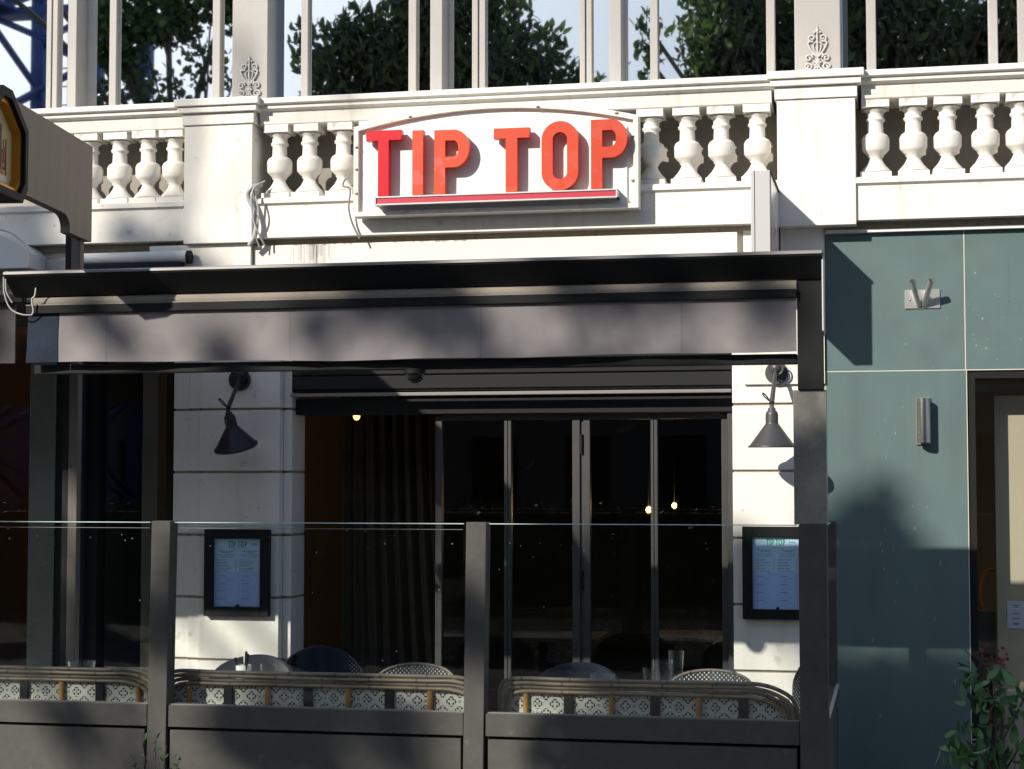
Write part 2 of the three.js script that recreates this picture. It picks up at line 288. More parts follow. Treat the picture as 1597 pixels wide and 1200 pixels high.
function greenPanel(x0, x1, y0, y1, s, specks, lo) {
  const g = B(x0, x1, y0, y1, -0.02, 0.0, 0.002), p = g.attributes.position, uv = g.attributes.uv;
  for (let i = 0; i < p.count; i++) uv.setXY(i, (p.getX(i) - x0) / (x1 - x0), (p.getY(i) - y0) / (y1 - y0));
  const m = new THREE.MeshPhysicalMaterial({ map: greenTex(s, specks, lo), color: lin(0.52, 0.505, 0.52), roughness: 0.45, specularIntensity: 0.6 });
  mesh('cladding_panel', g, m, shop, { keepUV: true });
}
mesh('backing_wall', [B(-0.357, 0.398, -0.08, 3.04, -0.3, -0.024), B(0.398, 3, 2.262, 3.04, -0.3, -0.024)], M.soot, shop);
greenPanel(-0.354, 0.389, 2.269, 3.026, 11, 30, [0.85, 0.7]);
greenPanel(0.395, 1.3, 2.269, 3.026, 12, 60, [0.15, 0.65]);
greenPanel(-0.352, 0.394, -0.08, 2.263, 13, 40, [0.55, 0.45]);
mesh('panel_trim', [B(0.3895, 0.3945, 2.2665, 3.026, -0.02, 0.0015), B(-0.354, 1.3, 2.2635, 2.2685, -0.02, 0.0015), B(-0.3575, -0.3525, -0.08, 2.263, -0.02, 0.0015), B(0.3943, 0.3985, -0.08, 2.263, -0.02, 0.0015)], M.paleLine, shop, { label: 'thin pale joint trim' });
mesh('top_flashing', B(-0.345, 3, 3.027, 3.044, -0.02, 0.035), M.white, shop);
mesh('door_frame', [B(0.399, 0.44, -0.08, 2.262, -0.16, -0.01), B(0.44, 3, 2.22, 2.262, -0.16, -0.01)], M.blackMetal, shop);
mesh('shop_window_pane', B(0.44, 3, -0.08, 2.22, -0.09, -0.082), M.glass, shop);
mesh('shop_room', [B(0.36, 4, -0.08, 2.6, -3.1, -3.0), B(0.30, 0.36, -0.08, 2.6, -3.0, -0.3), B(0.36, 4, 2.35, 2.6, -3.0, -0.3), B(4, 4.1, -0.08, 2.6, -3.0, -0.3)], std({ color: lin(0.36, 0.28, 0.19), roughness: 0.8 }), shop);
mesh('shop_ceiling_edge', B(0.44, 3, 2.17, 2.21, -0.5, -0.4), M.beige, shop);
mesh('display_panel', B(0.553, 2.2, -0.08, 2.14, -0.36, -0.3, 0.004), M.beige, shop, { label: 'beige display panel behind the shop glass' });
{
  const t = canvasTex(64, 96, (c, w, h) => { c.fillStyle = '#cfcfe4'; c.fillRect(0, 0, w, h); c.fillStyle = '#666a80'; for (const [y, a] of [[14, 22], [20, 12], [42, 26], [60, 26], [76, 24], [80, 18]]) c.fillRect(w / 2 - a / 2, y, a, 3); });
  const n = mesh('notice', new THREE.BoxGeometry(0.095, 0.15, 0.003).translate(0.655, 0.93, -0.297), std({ map: t, roughness: 0.8 }), scene, { keepUV: true });
  tag(n, 'small printed notice taped to the beige display panel', 'notice');
  const v = thing('amber_glass_ornament', 'curved amber glass ornament on a stand behind the shop window', 'ornament');
  const am = new THREE.MeshPhysicalMaterial({ color: lin(0.7, 0.28, 0.04), roughness: 0.1, transmission: 0.4, thickness: 0, ior: 1.5 });
  mesh('glass', tube([[0.55, 1.18, -0.42], [0.50, 1.16, -0.42], [0.47, 1.10, -0.42], [0.465, 1.02, -0.42], [0.48, 0.95, -0.42]], 0.014, 30, 10), am, v);
  mesh('stand', [B(0.44, 0.55, -0.08, 0.93, -0.5, -0.38, 0.005)], M.roomFloor, v);
}

// ---------------------------------------------------------------- neighbour on the left
const nb = thing('left_neighbour_shopfront', 'dark glazed shopfront with a glossy grey green pilaster', 'building');
mesh('pilaster', B(-5.10, -4.932, -0.08, 2.75, -0.3, -0.002, 0.004), std({ map: patchy(256, 1.2, [0.16, 0.18, 0.165], 0.3), roughness: 0.3, metalness: 0.2 }), nb, { label: 'glossy grey green pilaster' });
mesh('door_frame', [B(-4.93, -4.86, -0.08, 2.75, -0.2, -0.01, 0.004), B(-4.78, -4.70, -0.08, 2.75, -0.22, -0.1), B(-4.26, -4.19, -0.08, 2.75, -0.28, -0.1), B(-4.70, -4.26, 2.45, 2.75, -0.22, -0.1)], M.blackMetal, nb);
mesh('door_post', B(-4.858, -4.782, -0.08, 2.75, -0.14, -0.03, 0.004), std({ color: lin(0.035, 0.045, 0.055), roughness: 0.4 }), nb);
mesh('pane', B(-4.70, -4.26, -0.08, 2.45, -0.166, -0.158), M.glass, nb);
mesh('pane', B(-5.69, -5.102, -0.08, 2.6, -0.116, -0.108), M.glass, nb);
mesh('head_beam', B(-5.7, -5.102, 2.601, 2.759, -0.2, -0.02), M.charcoal, nb);
mesh('interior', [B(-7, -4.51, -0.08, 2.76, -3.1, -3.0), B(-7.1, -7, -0.08, 2.76, -3.0, -0.3), B(-7, -4.51, 2.70, 2.759, -3.0, -0.301)], M.roomDark, nb);
mesh('partition', B(-5.0, -4.95, -0.08, 2.7, -3.0, -0.301), M.roomDark, nb);
function neon(pts, label) {
  const n = mesh('neon_tube', tube(pts, 0.009, 12, 8), std({ color: lin(0.3, 0.02, 0.02), emissive: lin(1, 0.05, 0.05), emissiveIntensity: 0.55 }), scene);
  tag(n, label, 'neon tube');
}
neon([[-5.55, 2.02, -1.0], [-5.3, 2.02, -0.9]], 'upper straight red neon tube in the dark shopfront');
neon([[-5.56, 1.93, -1.0], [-5.3, 1.90, -0.9]], 'lower slanting red neon tube in the dark shopfront');
{
  const o = thing('orange_lamp', 'small orange globe lamp glowing in the dark left shopfront', 'lamp');
  mesh('bulb', new THREE.SphereGeometry(0.032, 16, 12).translate(-5.37, 1.965, -1.2), std({ color: lin(0.5, 0.12, 0.02), emissive: lin(1, 0.25, 0.04), emissiveIntensity: 0.9 }), o);
  mesh('rod', rod([-5.37, 1.997, -1.2], [-5.37, 2.70, -1.2], 0.004), M.blackMetal, o);
  const l = new THREE.PointLight(lin(1, 0.4, 0.1), 0.25, 4); l.position.set(-5.37, 1.9, -1.13); l.castShadow = true; scene.add(l);
}
// neighbour's extended awning, roof and valance, reaching in from the left
{
  const a = thing('neighbour_awning', 'taupe extended awning over the left shopfront, ending beside the black hood', 'awning');
  const cloth = std({ map: patchy(256, 0.8, [0.13, 0.12, 0.115], 0.2), roughness: 0.95, side: THREE.DoubleSide });
  mesh('canopy', runX([[0.0, 2.84], [2.06, 2.53], [2.06, 2.518], [0.0, 2.828]], -9, -4.13), cloth, a);
  mesh('valance', B(-9, -4.13, 2.23, 2.515, 2.055, 2.065), cloth, a);
  mesh('front_bar', B(-9, -4.067, 2.516, 2.56, 2.066, 2.11, 0.008), M.blackMetal, a);
  for (const x of [-8.5, -6.2]) mesh('post', B(x, x + 0.06, -0.08, 2.51, 1.98, 2.04, 0.005), M.blackMetal, a);
}

// ---------------------------------------------------------------- TIP TOP sign
{
  const s = thing('roof_sign', 'arched cream sign board with red TIP TOP letters on the balustrade', 'sign');
  s.scale.set(0.988, 0.988, 1); s.position.y = 0.0198;
  const arch = (x0, x1, y0, ys, yp) => { const sh = new THREE.Shape(); sh.moveTo(x0, y0); sh.lineTo(x1, y0); sh.lineTo(x1, ys); const n = 24; for (let k = 1; k <= n; k++) { const t = k / n, x = x1 + (x0 - x1) * t, q = 2 * t - 1; sh.lineTo(x, ys + (yp - ys) * (1 - q * q)); } sh.lineTo(x0, y0); return sh; };
  const outer = arch(-3.035, -1.375, 3.193, 3.715, 3.815), hole = arch(-3.008, -1.402, 3.219, 3.692, 3.79);
  const board = shapeExtrude(arch(-3.03, -1.38, 3.2, 3.71, 3.81), 0.07).translate(0, 0, 0.126);
  mesh('board', board, std({ map: patchy(512, 1.3, [0.80, 0.785, 0.75], 0.04, 0.4, 0.12, [0.6, 0.54, 0.45]), roughness: 0.55 }), s);
  outer.holes.push(hole); mesh('frame', shapeExtrude(outer, 0.10).translate(0, 0, 0.127), M.plaster, s);
  mesh('inner_panel', shapeExtrude(arch(-2.962, -1.44, 3.222, 3.66, 3.755), 0.012).translate(0, 0, 0.197), std({ color: lin(0.80, 0.79, 0.76), roughness: 0.5 }), s);
  const redMap = (a, b, s2) => dataTex(128, (u, v) => { const n = fbm(u + s2, v + s2 * 0.7, 5, 4), w = cl((n - 0.56) * 24); return a.map((x, i) => cl(toS(x * (1 - w) + b[i] * w))); }, true, 0.42);
  const reds = [std({ color: lin(0.60, 0.004, 0.018), roughness: 0.3 }), std({ map: redMap([0.62, 0.062, 0.020], [0.62, 0.10, 0.07], 0.2), roughness: 0.35 }), std({ map: redMap([0.60, 0.055, 0.02], [0.60, 0.075, 0.035], 0.5), roughness: 0.35 }), std({ map: redMap([0.58, 0.05, 0.018], [0.58, 0.07, 0.035], 0.85), roughness: 0.35 })];
  const rect = (x0, x1, y0, y1) => { const q = new THREE.Shape(); q.moveTo(x0, y0); q.lineTo(x1, y0); q.lineTo(x1, y1); q.lineTo(x0, y1); q.lineTo(x0, y0); return q; };
  const T = (x0, x1, y1, y0, s0, s1) => { const q = new THREE.Shape(), yb = y1 - 0.056; [[s0, y0], [s1, y0], [s1, yb], [x1, yb], [x1, y1], [x0, y1], [x0, yb], [s0, yb]].forEach(([x, y], i) => i ? q.lineTo(x, y) : q.moveTo(x, y)); q.closePath(); return q; };
  const P = (x0, x1, y1, y0) => {
    const w = 0.062, yb = y1 - 0.215, R = (y1 - yb) / 2, r = R - 0.06, q = new THREE.Shape(), xc = x1 - R * 0.86;
    q.moveTo(x0, y0); q.lineTo(x0 + w, y0); q.lineTo(x0 + w, yb); q.lineTo(xc, yb); q.absellipse(xc, (y1 + yb) / 2, x1 - xc, R, -Math.PI / 2, Math.PI / 2, false); q.lineTo(x0, y1); q.lineTo(x0, y0);
    const h = new THREE.Path(); h.moveTo(x0 + w, yb + 0.06); h.lineTo(xc, yb + 0.06); h.absellipse(xc, (y1 + yb) / 2, x1 - xc - 0.062, r, -Math.PI / 2, Math.PI / 2, false); h.lineTo(x0 + w, y1 - 0.06); h.lineTo(x0 + w, yb + 0.06); q.holes.push(h); return q;
  };
  const round = (x0, x1, y0, y1, c) => { const R = (x1 - x0) / 2; c.moveTo(x0, y0 + R); c.absarc(x0 + R, y0 + R, R, Math.PI, 2 * Math.PI, false); c.lineTo(x1, y1 - R); c.absarc(x0 + R, y1 - R, R, 0, Math.PI, false); c.lineTo(x0, y0 + R); return c; };
  const O = round(-1.914, -1.706, 3.297, 3.687, new THREE.Shape()); O.holes.push(round(-1.852, -1.768, 3.358, 3.626, new THREE.Path()));
  const put = (n, sh, m) => mesh(n, shapeExtrude(sh, 0.05, 0.0015).translate(0, 0, 0.232), m, s);
  put('letter_t', T(-2.942, -2.735, 3.676, 3.298, -2.871, -2.809), reds[0]);
  put('letter_i', rect(-2.667, -2.605, 3.298, 3.668), reds[1]);
  put('letter_p', P(-2.537, -2.334, 3.664, 3.298), reds[1]);
  put('letter_t', T(-2.19, -1.986, 3.659, 3.298, -2.121, -2.055), reds[2]);
  put('letter_o', O, reds[2]); put('letter_p', P(-1.632, -1.428, 3.686, 3.298), reds[3]);
  const u = sub('underline_bar', s, 'faded red bar under the letters');
  mesh('channel', [B(-2.885, -1.482, 3.242, 3.250, 0.21, 0.30), B(-2.885, -1.482, 3.284, 3.292, 0.21, 0.30), B(-2.887, -2.879, 3.242, 3.292, 0.21, 0.302), B(-1.490, -1.482, 3.242, 3.292, 0.21, 0.302)], M.alu, u);
  mesh('red_strip', B(-2.879, -1.490, 3.2505, 3.2835, 0.21, 0.294), std({ map: redMap([0.50, 0.03, 0.06], [0.56, 0.15, 0.18], 0.1), roughness: 0.4 }), u);
  mesh('clip', [[-3.02, 3.6], [-3.02, 3.47], [-3.02, 3.33], [-2.7, 3.765], [-1.95, 3.79], [-1.5, 3.735], [-1.41, 3.35], [-1.41, 3.6], [-2.3, 3.213], [-1.7, 3.213]].map(([x, y]) => B(x - 0.008, x + 0.008, y - 0.004, y + 0.004, 0.197, 0.24)), M.wire, s);
}

// ---------------------------------------------------------------- projecting box sign on the right
{
  const s = thing('projecting_box_sign', 'narrow grey metal box sign projecting above the black hood', 'sign');
  mesh('housing', [B(-0.70, -0.60, 2.80, 3.262, 0.06, 0.77, 0.004)], M.alu, s);
  mesh('edge_groove', B(-0.682, -0.679, 2.80, 3.262, 0.769, 0.7715), M.blackMetal, s);
  const t = canvasTex(256, 256, (c, w, h) => { c.fillStyle = '#efe9e6'; c.fillRect(0, 0, w, h); c.strokeStyle = '#c03a48'; c.lineWidth = 9; c.beginPath(); c.moveTo(20, 90); c.bezierCurveTo(50, 130, 90, 160, 150, 150); c.stroke(); c.beginPath(); c.ellipse(80, 210, 30, 44, 0.3, 0, 7); c.stroke(); c.beginPath(); c.moveTo(120, 250); c.bezierCurveTo(150, 190, 170, 190, 200, 240); c.stroke(); });
  mesh('face_panel', new THREE.PlaneGeometry(0.66, 0.43).rotateY(Math.PI / 2).translate(-0.5975, 3.031, 0.415), std({ map: t, roughness: 0.15 }), s, { keepUV: true });
  mesh('face_border', [B(-0.6, -0.592, 3.247, 3.262, 0.08, 0.77), B(-0.6, -0.592, 2.80, 3.262, 0.062, 0.082)], M.blackMetal, s);
  mesh('bracket', [rod([-0.65, 3.15, 0.0], [-0.65, 3.15, 0.08], 0.015), rod([-0.65, 2.9, 0.0], [-0.65, 2.9, 0.08], 0.015)], M.steel, s);
}
// ---------------------------------------------------------------- brown sign board, lit box and arch on the far left
{
  const s = thing('brown_sign_board', 'large shaded brown metal board projecting over the left shopfront', 'sign');
  const q = new THREE.Shape(); // u runs from the far end towards the street
  [[0, 2.932], [0.36, 2.932], [0.36, 2.96]].forEach(([x, y], i) => i ? q.lineTo(x, y) : q.moveTo(x, y));
  q.quadraticCurveTo(0.37, 3.015, 0.47, 3.02); q.lineTo(1.7, 3.022); q.lineTo(1.7, 3.442); q.lineTo(0, 3.442); q.lineTo(0, 2.932);
  const brown = std({ map: dataTex(256, (u, v) => { const k = 0.88 + 0.24 * fbm(u * 6, v * 0.4, 8, 4); return [0.19 * k, 0.155 * k, 0.12 * k].map(x => cl(toS(x))); }, true, 0.9), roughness: 0.55 });
  const dir = Math.atan2(1, 0.1344), place = g2 => g2.rotateY(-dir).translate(-4.20, 0, 1.2);
  const g = place(shapeExtrude(q, 0.05).translate(0, 0, -0.05)), pos = g.attributes.position;
  const uv = new Float32Array(pos.count * 2); for (let i = 0; i < pos.count; i++) { uv[2 * i] = pos.getZ(i); uv[2 * i + 1] = pos.getY(i); }
  g.setAttribute('uv', new THREE.BufferAttribute(uv, 2));
  const o = new THREE.Mesh(g, brown); o.name = 'board'; o.castShadow = o.receiveShadow = true; s.add(o);
  mesh('support_post', B(-4.215, -4.164, -0.08, 2.98, 1.25, 1.30, 0.004), std({ map: patchy(128, 0.6, [0.13, 0.115, 0.10], 0.2), roughness: 0.6 }), s);
  mesh('support_back', B(-4.252, -4.217, -0.08, 2.98, 1.24, 1.29), M.soot, s);
  const lb = thing('gold_rimmed_light_box', 'dark octagonal light box with a gold inner rim on the brown board', 'sign');
  const C0 = [1.60, 3.145], oct = (k) => { const p = new THREE.Shape(); [[-0.24, -0.16], [-0.18, -0.225], [0.18, -0.225], [0.24, -0.16], [0.24, 0.11], [0.08, 0.25], [-0.03, 0.25], [-0.24, 0.11]].forEach(([x, y], i) => i ? p.lineTo(C0[0] + x * k, C0[1] + y * k) : p.moveTo(C0[0] + x * k, C0[1] + y * k)); p.closePath(); return p; };
  const ring = oct(1); ring.holes.push(oct(0.86)); const ring2 = oct(0.855); ring2.holes.push(oct(0.76));
  mesh('case', [place(shapeExtrude(ring, 0.12, 0.004).translate(0, 0, -0.178)), place(shapeExtrude(oct(0.86), 0.03).translate(0, 0, -0.086))], M.blackMetal, lb);
  mesh('gold_rim', place(shapeExtrude(ring2, 0.06).translate(0, 0, -0.16)), std({ color: lin(0.62, 0.28, 0.03), metalness: 0.5, roughness: 0.35 }), lb);
  const ft = canvasTex(256, 256, (c, w, h) => {
    c.fillStyle = '#cbb683'; c.fillRect(0, 0, w, h); c.fillStyle = '#15110e'; c.fillRect(146, 60, 16, 130); c.fillRect(70, 46, 40, 18); c.fillRect(92, 46, 14, 140);
    c.lineWidth = 10; c.strokeStyle = '#15110e'; c.beginPath(); c.moveTo(176, 100); c.lineTo(176, 170); c.moveTo(196, 96); c.lineTo(196, 200); c.stroke(); c.strokeStyle = '#7c1f26'; c.beginPath(); c.moveTo(168, 130); c.lineTo(170, 184); c.lineTo(188, 184); c.lineTo(190, 120); c.stroke(); c.fillStyle = '#e8e2d6'; c.fillRect(0, 204, 205, 16); c.fillStyle = '#b5651d'; c.fillRect(120, 192, 60, 10);
  });
  const face = shapeExtrude(oct(0.765), 0.01), fp = face.attributes.position, fu = new Float32Array(fp.count * 2);
  for (let i = 0; i < fp.count; i++) { fu[2 * i] = 0.5 - (fp.getX(i) - C0[0]) / 0.40; fu[2 * i + 1] = 0.5 + (fp.getY(i) - C0[1]) / 0.40; }
  face.setAttribute('uv', new THREE.BufferAttribute(fu, 2));
  mesh('face_panel', place(face.translate(0, 0, -0.125)), std({ map: ft, roughness: 0.4 }), lb, { keepUV: true });
  const ar = thing('white_arched_canopy', 'white arched panel in sun above the left shopfront', 'canopy');
  const as = new THREE.Shape(); as.moveTo(-5.7, 2.93); as.lineTo(-4.99, 2.93); as.lineTo(-4.99, 3.01); as.quadraticCurveTo(-5.12, 3.15, -5.38, 3.15); as.lineTo(-5.7, 3.15); as.closePath();
  mesh('panel', shapeExtrude(as, 0.22, 0.004).translate(0, 0, 0.03), M.white, ar);
  mesh('rim', tube([[-4.985, 2.93, 0.262], [-4.985, 3.02, 0.262], [-5.12, 3.145, 0.262], [-5.38, 3.16, 0.262], [-5.7, 3.16, 0.262]], 0.007, 30, 6), M.plaster, ar);
  mesh('side_panel', B(-4.983, -4.85, 2.80, 3.0, 0.02, 0.05), M.greyFrame, ar);
}
// closed awning case fixed to the wall beside the brown board
{
  const s = thing('wall_awning_case', 'white closed awning case with navy fabric on the cream wall', 'awning');
  mesh('case', [new THREE.CylinderGeometry(0.034, 0.034, 0.66, 16).rotateZ(Math.PI / 2).translate(-4.37, 2.985, 0.135)], M.white, s);
  mesh('end_cap', new THREE.CylinderGeometry(0.04, 0.04, 0.02, 18).rotateZ(Math.PI / 2).translate(-4.03, 2.98, 0.135), M.blackMetal, s);
  mesh('fabric', B(-4.70, -4.07, 2.90, 2.955, 0.10, 0.16, 0.01), M.navyCloth, s);
}
// cables
tag(mesh('cable_bundle', [tube([[-3.60, 3.40, 0.10], [-3.635, 3.37, 0.17], [-3.66, 3.33, 0.16], [-3.63, 3.25, 0.15], [-3.61, 3.17, 0.15], [-3.625, 3.09, 0.14], [-3.66, 3.04, 0.13]], 0.014, 40, 8), tube([[-3.58, 3.42, 0.10], [-3.62, 3.36, 0.18], [-3.625, 3.22, 0.18], [-3.60, 3.12, 0.16], [-3.57, 3.04, 0.12]], 0.006, 40, 6), tube([[-3.62, 3.36, 0.17], [-3.59, 3.22, 0.17], [-3.615, 3.1, 0.15], [-3.60, 3.03, 0.12]], 0.005, 40, 6)], M.plastic), 'looping grey cable bundle beside the stone pedestal', 'cables');
tag(mesh('sign_cable', [tube([[-3.02, 3.36, 0.18], [-3.07, 3.41, 0.14], [-3.09, 3.37, 0.14], [-3.045, 3.35, 0.15], [-3.05, 3.24, 0.15], [-3.035, 3.16, 0.14], [-2.99, 3.06, 0.13]], 0.006, 40, 6)], M.rubber), 'thin cable hanging from the corner of the TIP TOP sign board', 'cable');

// ---------------------------------------------------------------- terrace hood with valance
{
  const h = thing('terrace_hood', 'long black awning hood with a taupe cloth valance over the terrace', 'awning');
  mesh('cover', runX([[2.06, 2.655], [2.30, 2.642], [2.312, 2.634], [2.31, 2.62], [2.20, 2.535], [2.14, 2.535], [2.05, 2.60]], -4.065, -0.285), M.blackMetal, h, { label: 'black metal hood' });
  mesh('cover_lip', runX([[2.302, 2.644], [2.315, 2.639], [2.317, 2.628], [2.3125, 2.628], [2.311, 2.635], [2.302, 2.642]], -4.065, -0.285), M.greyLip, h);
  mesh('fabric_roll', new THREE.CylinderGeometry(0.026, 0.026, 3.58, 18).rotateZ(Math.PI / 2).translate(-2.19, 2.508, 2.175), std({ map: patchy(128, 0.5, [0.3, 0.27, 0.23], 0.2), roughness: 0.95 }), h);
  mesh('front_bar', [B(-4.0, -0.398, 2.452, 2.490, 2.16, 2.212, 0.003)], M.blackMetal, h);
  mesh('front_bar_lip', B(-4.0, -0.398, 2.4905, 2.4945, 2.198, 2.213), M.greyLip, h);
  // valance cloth with shallow ripples
  const cloth = std({ map: dataTex(512, (u, v) => { const k = 0.92 + 0.16 * fbm(u, v, 6, 4) + 0.05 * (hash(Math.floor(u * 512), Math.floor(v * 512)) - 0.5) - (u < 0.006 || (u > 0.02 && u < 0.023) ? 0.22 : 0) - 0.06 * cl((fbm(u + 0.37, v + 0.2, 9, 3) - 0.58) * 9); return [0.235 * k, 0.218 * k, 0.222 * k].map(x => cl(toS(x))); }, true, 0.9), roughness: 0.92, side: THREE.DoubleSide });
  function clothStrip(x0, x1, m, label) {
    const n = 180, k = 10, g = new THREE.PlaneGeometry(x1 - x0, 0.262, n, k), p = g.attributes.position;
    for (let i = 0; i < p.count; i++) {
      const x = p.getX(i) + (x0 + x1) / 2, t = 0.5 - p.getY(i) / 0.262;
      const w = 0.014 * t * Math.sin(x * 3.1 + 1) + 0.005 * t * Math.sin(x * 9.3 + 2 * t) + 0.0035 * Math.sin(x * 23 + 5 * t) * t + 0.004 * (fbm(x * 0.21 + 9, t * 0.3, 16, 3) - 0.5);
      p.setXYZ(i, x, 2.452 - t * (0.236 + 0.005 * Math.sin(x * 2.2) + 0.003 * Math.sin(x * 7)), 2.19 + w);
    }
    g.computeVertexNormals(); return mesh('valance', g, m, h, { label });
  }
  clothStrip(-3.838, -0.40, cloth, 'taupe cloth valance');
  clothStrip(-3.998, -3.842, M.navyCloth, 'dark end strip of the valance standing in for a shadow');  // dark cloth colour stands in for a shadow across the valance end
  mesh('hem', B(-3.99, -0.402, 2.170, 2.2145, 2.08, 2.14, 0.004), M.blackMetal, h);
  mesh('end_panel', B(-0.397, -0.287, 2.055, 2.60, 2.10, 2.185, 0.003), M.blackMetal, h);
  mesh('end_strip', [B(-0.2865, -0.281, 2.30, 2.628, 2.08, 2.29)], M.wire, h);
  
  const c = thing('hood_cables', 'pale cables looping from the left end of the black hood', 'cables');
  mesh('cable', tube([[-4.07, 2.62, 2.3], [-4.075, 2.54, 2.28], [-4.05, 2.47, 2.26], [-4.0, 2.445, 2.24], [-3.965, 2.445, 2.22]], 0.004, 30, 6), M.wire, c);
  mesh('cable', tube([[-4.06, 2.61, 2.3], [-4.06, 2.55, 2.29], [-4.04, 2.5, 2.27]], 0.004, 20, 6), M.wire, c);
  mesh('cable', tube([[-3.93, 2.57, 2.25], [-3.94, 2.53, 2.245], [-3.955, 2.52, 2.24], [-3.955, 2.46, 2.225], [-3.965, 2.445, 2.22]], 0.004, 20, 6), M.wire, c);
  const k = thing('dome_camera', 'small black dome security camera under the hood', 'camera');
  mesh('mount', new THREE.CylinderGeometry(0.05, 0.05, 0.02, 20).translate(-2.125, 2.16, 2.11), M.blackMetal, k);
  mesh('dome', new THREE.SphereGeometry(0.043, 20, 12, 0, 7, Math.PI / 2, Math.PI / 2).translate(-2.125, 2.15, 2.11), std({ color: lin(0.01, 0.01, 0.012), roughness: 0.08 }), k);
}
// ---------------------------------------------------------------- terrace screen: posts, base, glass
{
  const s = thing('terrace_screen', 'charcoal terrace windscreen with glass panes on a panelled base', 'windscreen');
  const tilt = (g, x) => g.translate(-x, -1.05, 0).rotateZ(-0.012).translate(x, 1.05, 0);
  const yb = 0.632, yt = 1.472, zf = 2.17;
  for (const x of [-3.325, -1.826]) mesh('post', tilt(B(x - 0.046, x + 0.046, -0.08, yt + 0.006, 2.09, zf + 0.012, 0.003), x), M.charcoal, s);
  const bays = [[-4.75, -3.385], [-3.284, -1.882], [-1.782, -0.402]];
  for (const [a, b] of bays) {
    mesh('base_rail', B(a, b, 0.532, yb, 2.095, zf, 0.003), M.charcoal, s);
    mesh('base_panel', B(a + 0.012, b - 0.012, -0.06, 0.518, 2.10, zf - 0.004, 0.002), M.charcoal, s);
    mesh('base_backing', B(a, b, -0.08, 0.531, 2.07, 2.094), M.soot, s);
    const g = mesh('glass_pane', B(a + 0.006, b - 0.006, yb + 0.001, yt - 0.003, 2.128, 2.138), M.glass, s);
    mesh('polished_edge', B(a + 0.006, b - 0.006, yt - 0.003, yt + 0.001, 2.127, 2.139), M.glassEdge, g);
    if (b < -1) mesh('seal_strip', B(a + 0.01, b - 0.01, yt - 0.028, yt - 0.026, 2.1385, 2.1395), M.rubber, g);
    const sp = []; for (let k = 0; k < 26; k++) { const x = rr(a + 0.03, b - 0.03), y = k < 16 ? yt - rr(0.03, 0.12) : rr(yb + 0.05, yt - 0.1), q = rr(0.0005, 0.0015); sp.push(B(x - q * rr(0.5, 2), x + q, y - q * rr(0.5, 4), y + q, 2.1384, 2.1389)); }
    mesh('dirt_specks', sp, M.wire, g).userData.kind = 'stuff';
    mesh('bead', B(a, b, yb + 0.0005, yb + 0.005, 2.14, 2.16), M.greyLip, s);
  }
  // right-hand corner column and return side
  mesh('column', B(-0.418, -0.276, 1.475, 2.0545, 2.10, zf, 0.004), M.steel, s, { label: 'scuffed steel corner column' });
  mesh('column_base', B(-0.400, -0.280, -0.08, 1.474, 2.05, zf + 0.01, 0.004), M.charcoal, s);
  mesh('side_rail', B(-0.355, -0.280, 0.56, 0.634, 0.70, 2.049), M.charcoal, s);
  mesh('side_rail_edge', B(-0.293, -0.277, 0.6342, 0.639, 0.70, 2.049), M.alu, s);
  mesh('side_panel', B(-0.345, -0.290, -0.06, 0.559, 0.70, 2.049), M.charcoal, s);
  const sg = mesh('glass_pane', B(-0.322, -0.312, 0.635, 1.45, 0.72, 2.045), M.glass, s); mesh('polished_edge', B(-0.323, -0.311, 1.45, 1.454, 0.72, 2.045), M.glassEdge, sg);
  mesh('side_post', [B(-0.345, -0.286, -0.08, 1.46, 0.64, 0.699, 0.003)], M.charcoal, s);
}
// ---------------------------------------------------------------- wall lamps
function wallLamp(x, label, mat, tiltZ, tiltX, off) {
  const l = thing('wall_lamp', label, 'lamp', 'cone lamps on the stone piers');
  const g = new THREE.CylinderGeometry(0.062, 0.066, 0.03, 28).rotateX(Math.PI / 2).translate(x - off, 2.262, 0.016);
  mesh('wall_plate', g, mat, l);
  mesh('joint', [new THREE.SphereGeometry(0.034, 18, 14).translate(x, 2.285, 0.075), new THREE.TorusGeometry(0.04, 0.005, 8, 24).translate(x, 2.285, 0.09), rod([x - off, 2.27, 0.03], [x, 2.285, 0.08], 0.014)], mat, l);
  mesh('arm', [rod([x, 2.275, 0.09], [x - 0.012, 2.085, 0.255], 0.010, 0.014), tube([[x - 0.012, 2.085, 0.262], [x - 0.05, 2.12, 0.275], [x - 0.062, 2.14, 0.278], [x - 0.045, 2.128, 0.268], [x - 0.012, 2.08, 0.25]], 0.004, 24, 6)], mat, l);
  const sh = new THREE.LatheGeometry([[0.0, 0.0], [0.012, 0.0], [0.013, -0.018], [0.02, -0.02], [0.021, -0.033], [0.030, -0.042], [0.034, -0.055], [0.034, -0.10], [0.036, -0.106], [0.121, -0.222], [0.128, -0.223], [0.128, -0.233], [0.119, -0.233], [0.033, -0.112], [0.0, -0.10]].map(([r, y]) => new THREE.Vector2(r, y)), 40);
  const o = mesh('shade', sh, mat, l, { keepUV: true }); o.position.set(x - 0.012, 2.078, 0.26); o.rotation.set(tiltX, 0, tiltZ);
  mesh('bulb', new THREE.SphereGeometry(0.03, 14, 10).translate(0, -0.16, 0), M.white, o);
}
wallLamp(-3.722, 'cone wall lamp with shade put into its darker colour, tilted outwards on the left stone pier', std({ color: lin(0.02, 0.024, 0.03), roughness: 0.45, metalness: 0.2 }), 0.10, 0.34, 0.035);  // darker copy of the lamp metal, with shade put into its colour
wallLamp(-0.622, 'grey cone wall lamp in full sun on the right stone pier', M.lampGrey, 0.0, 0.02, 0.0);

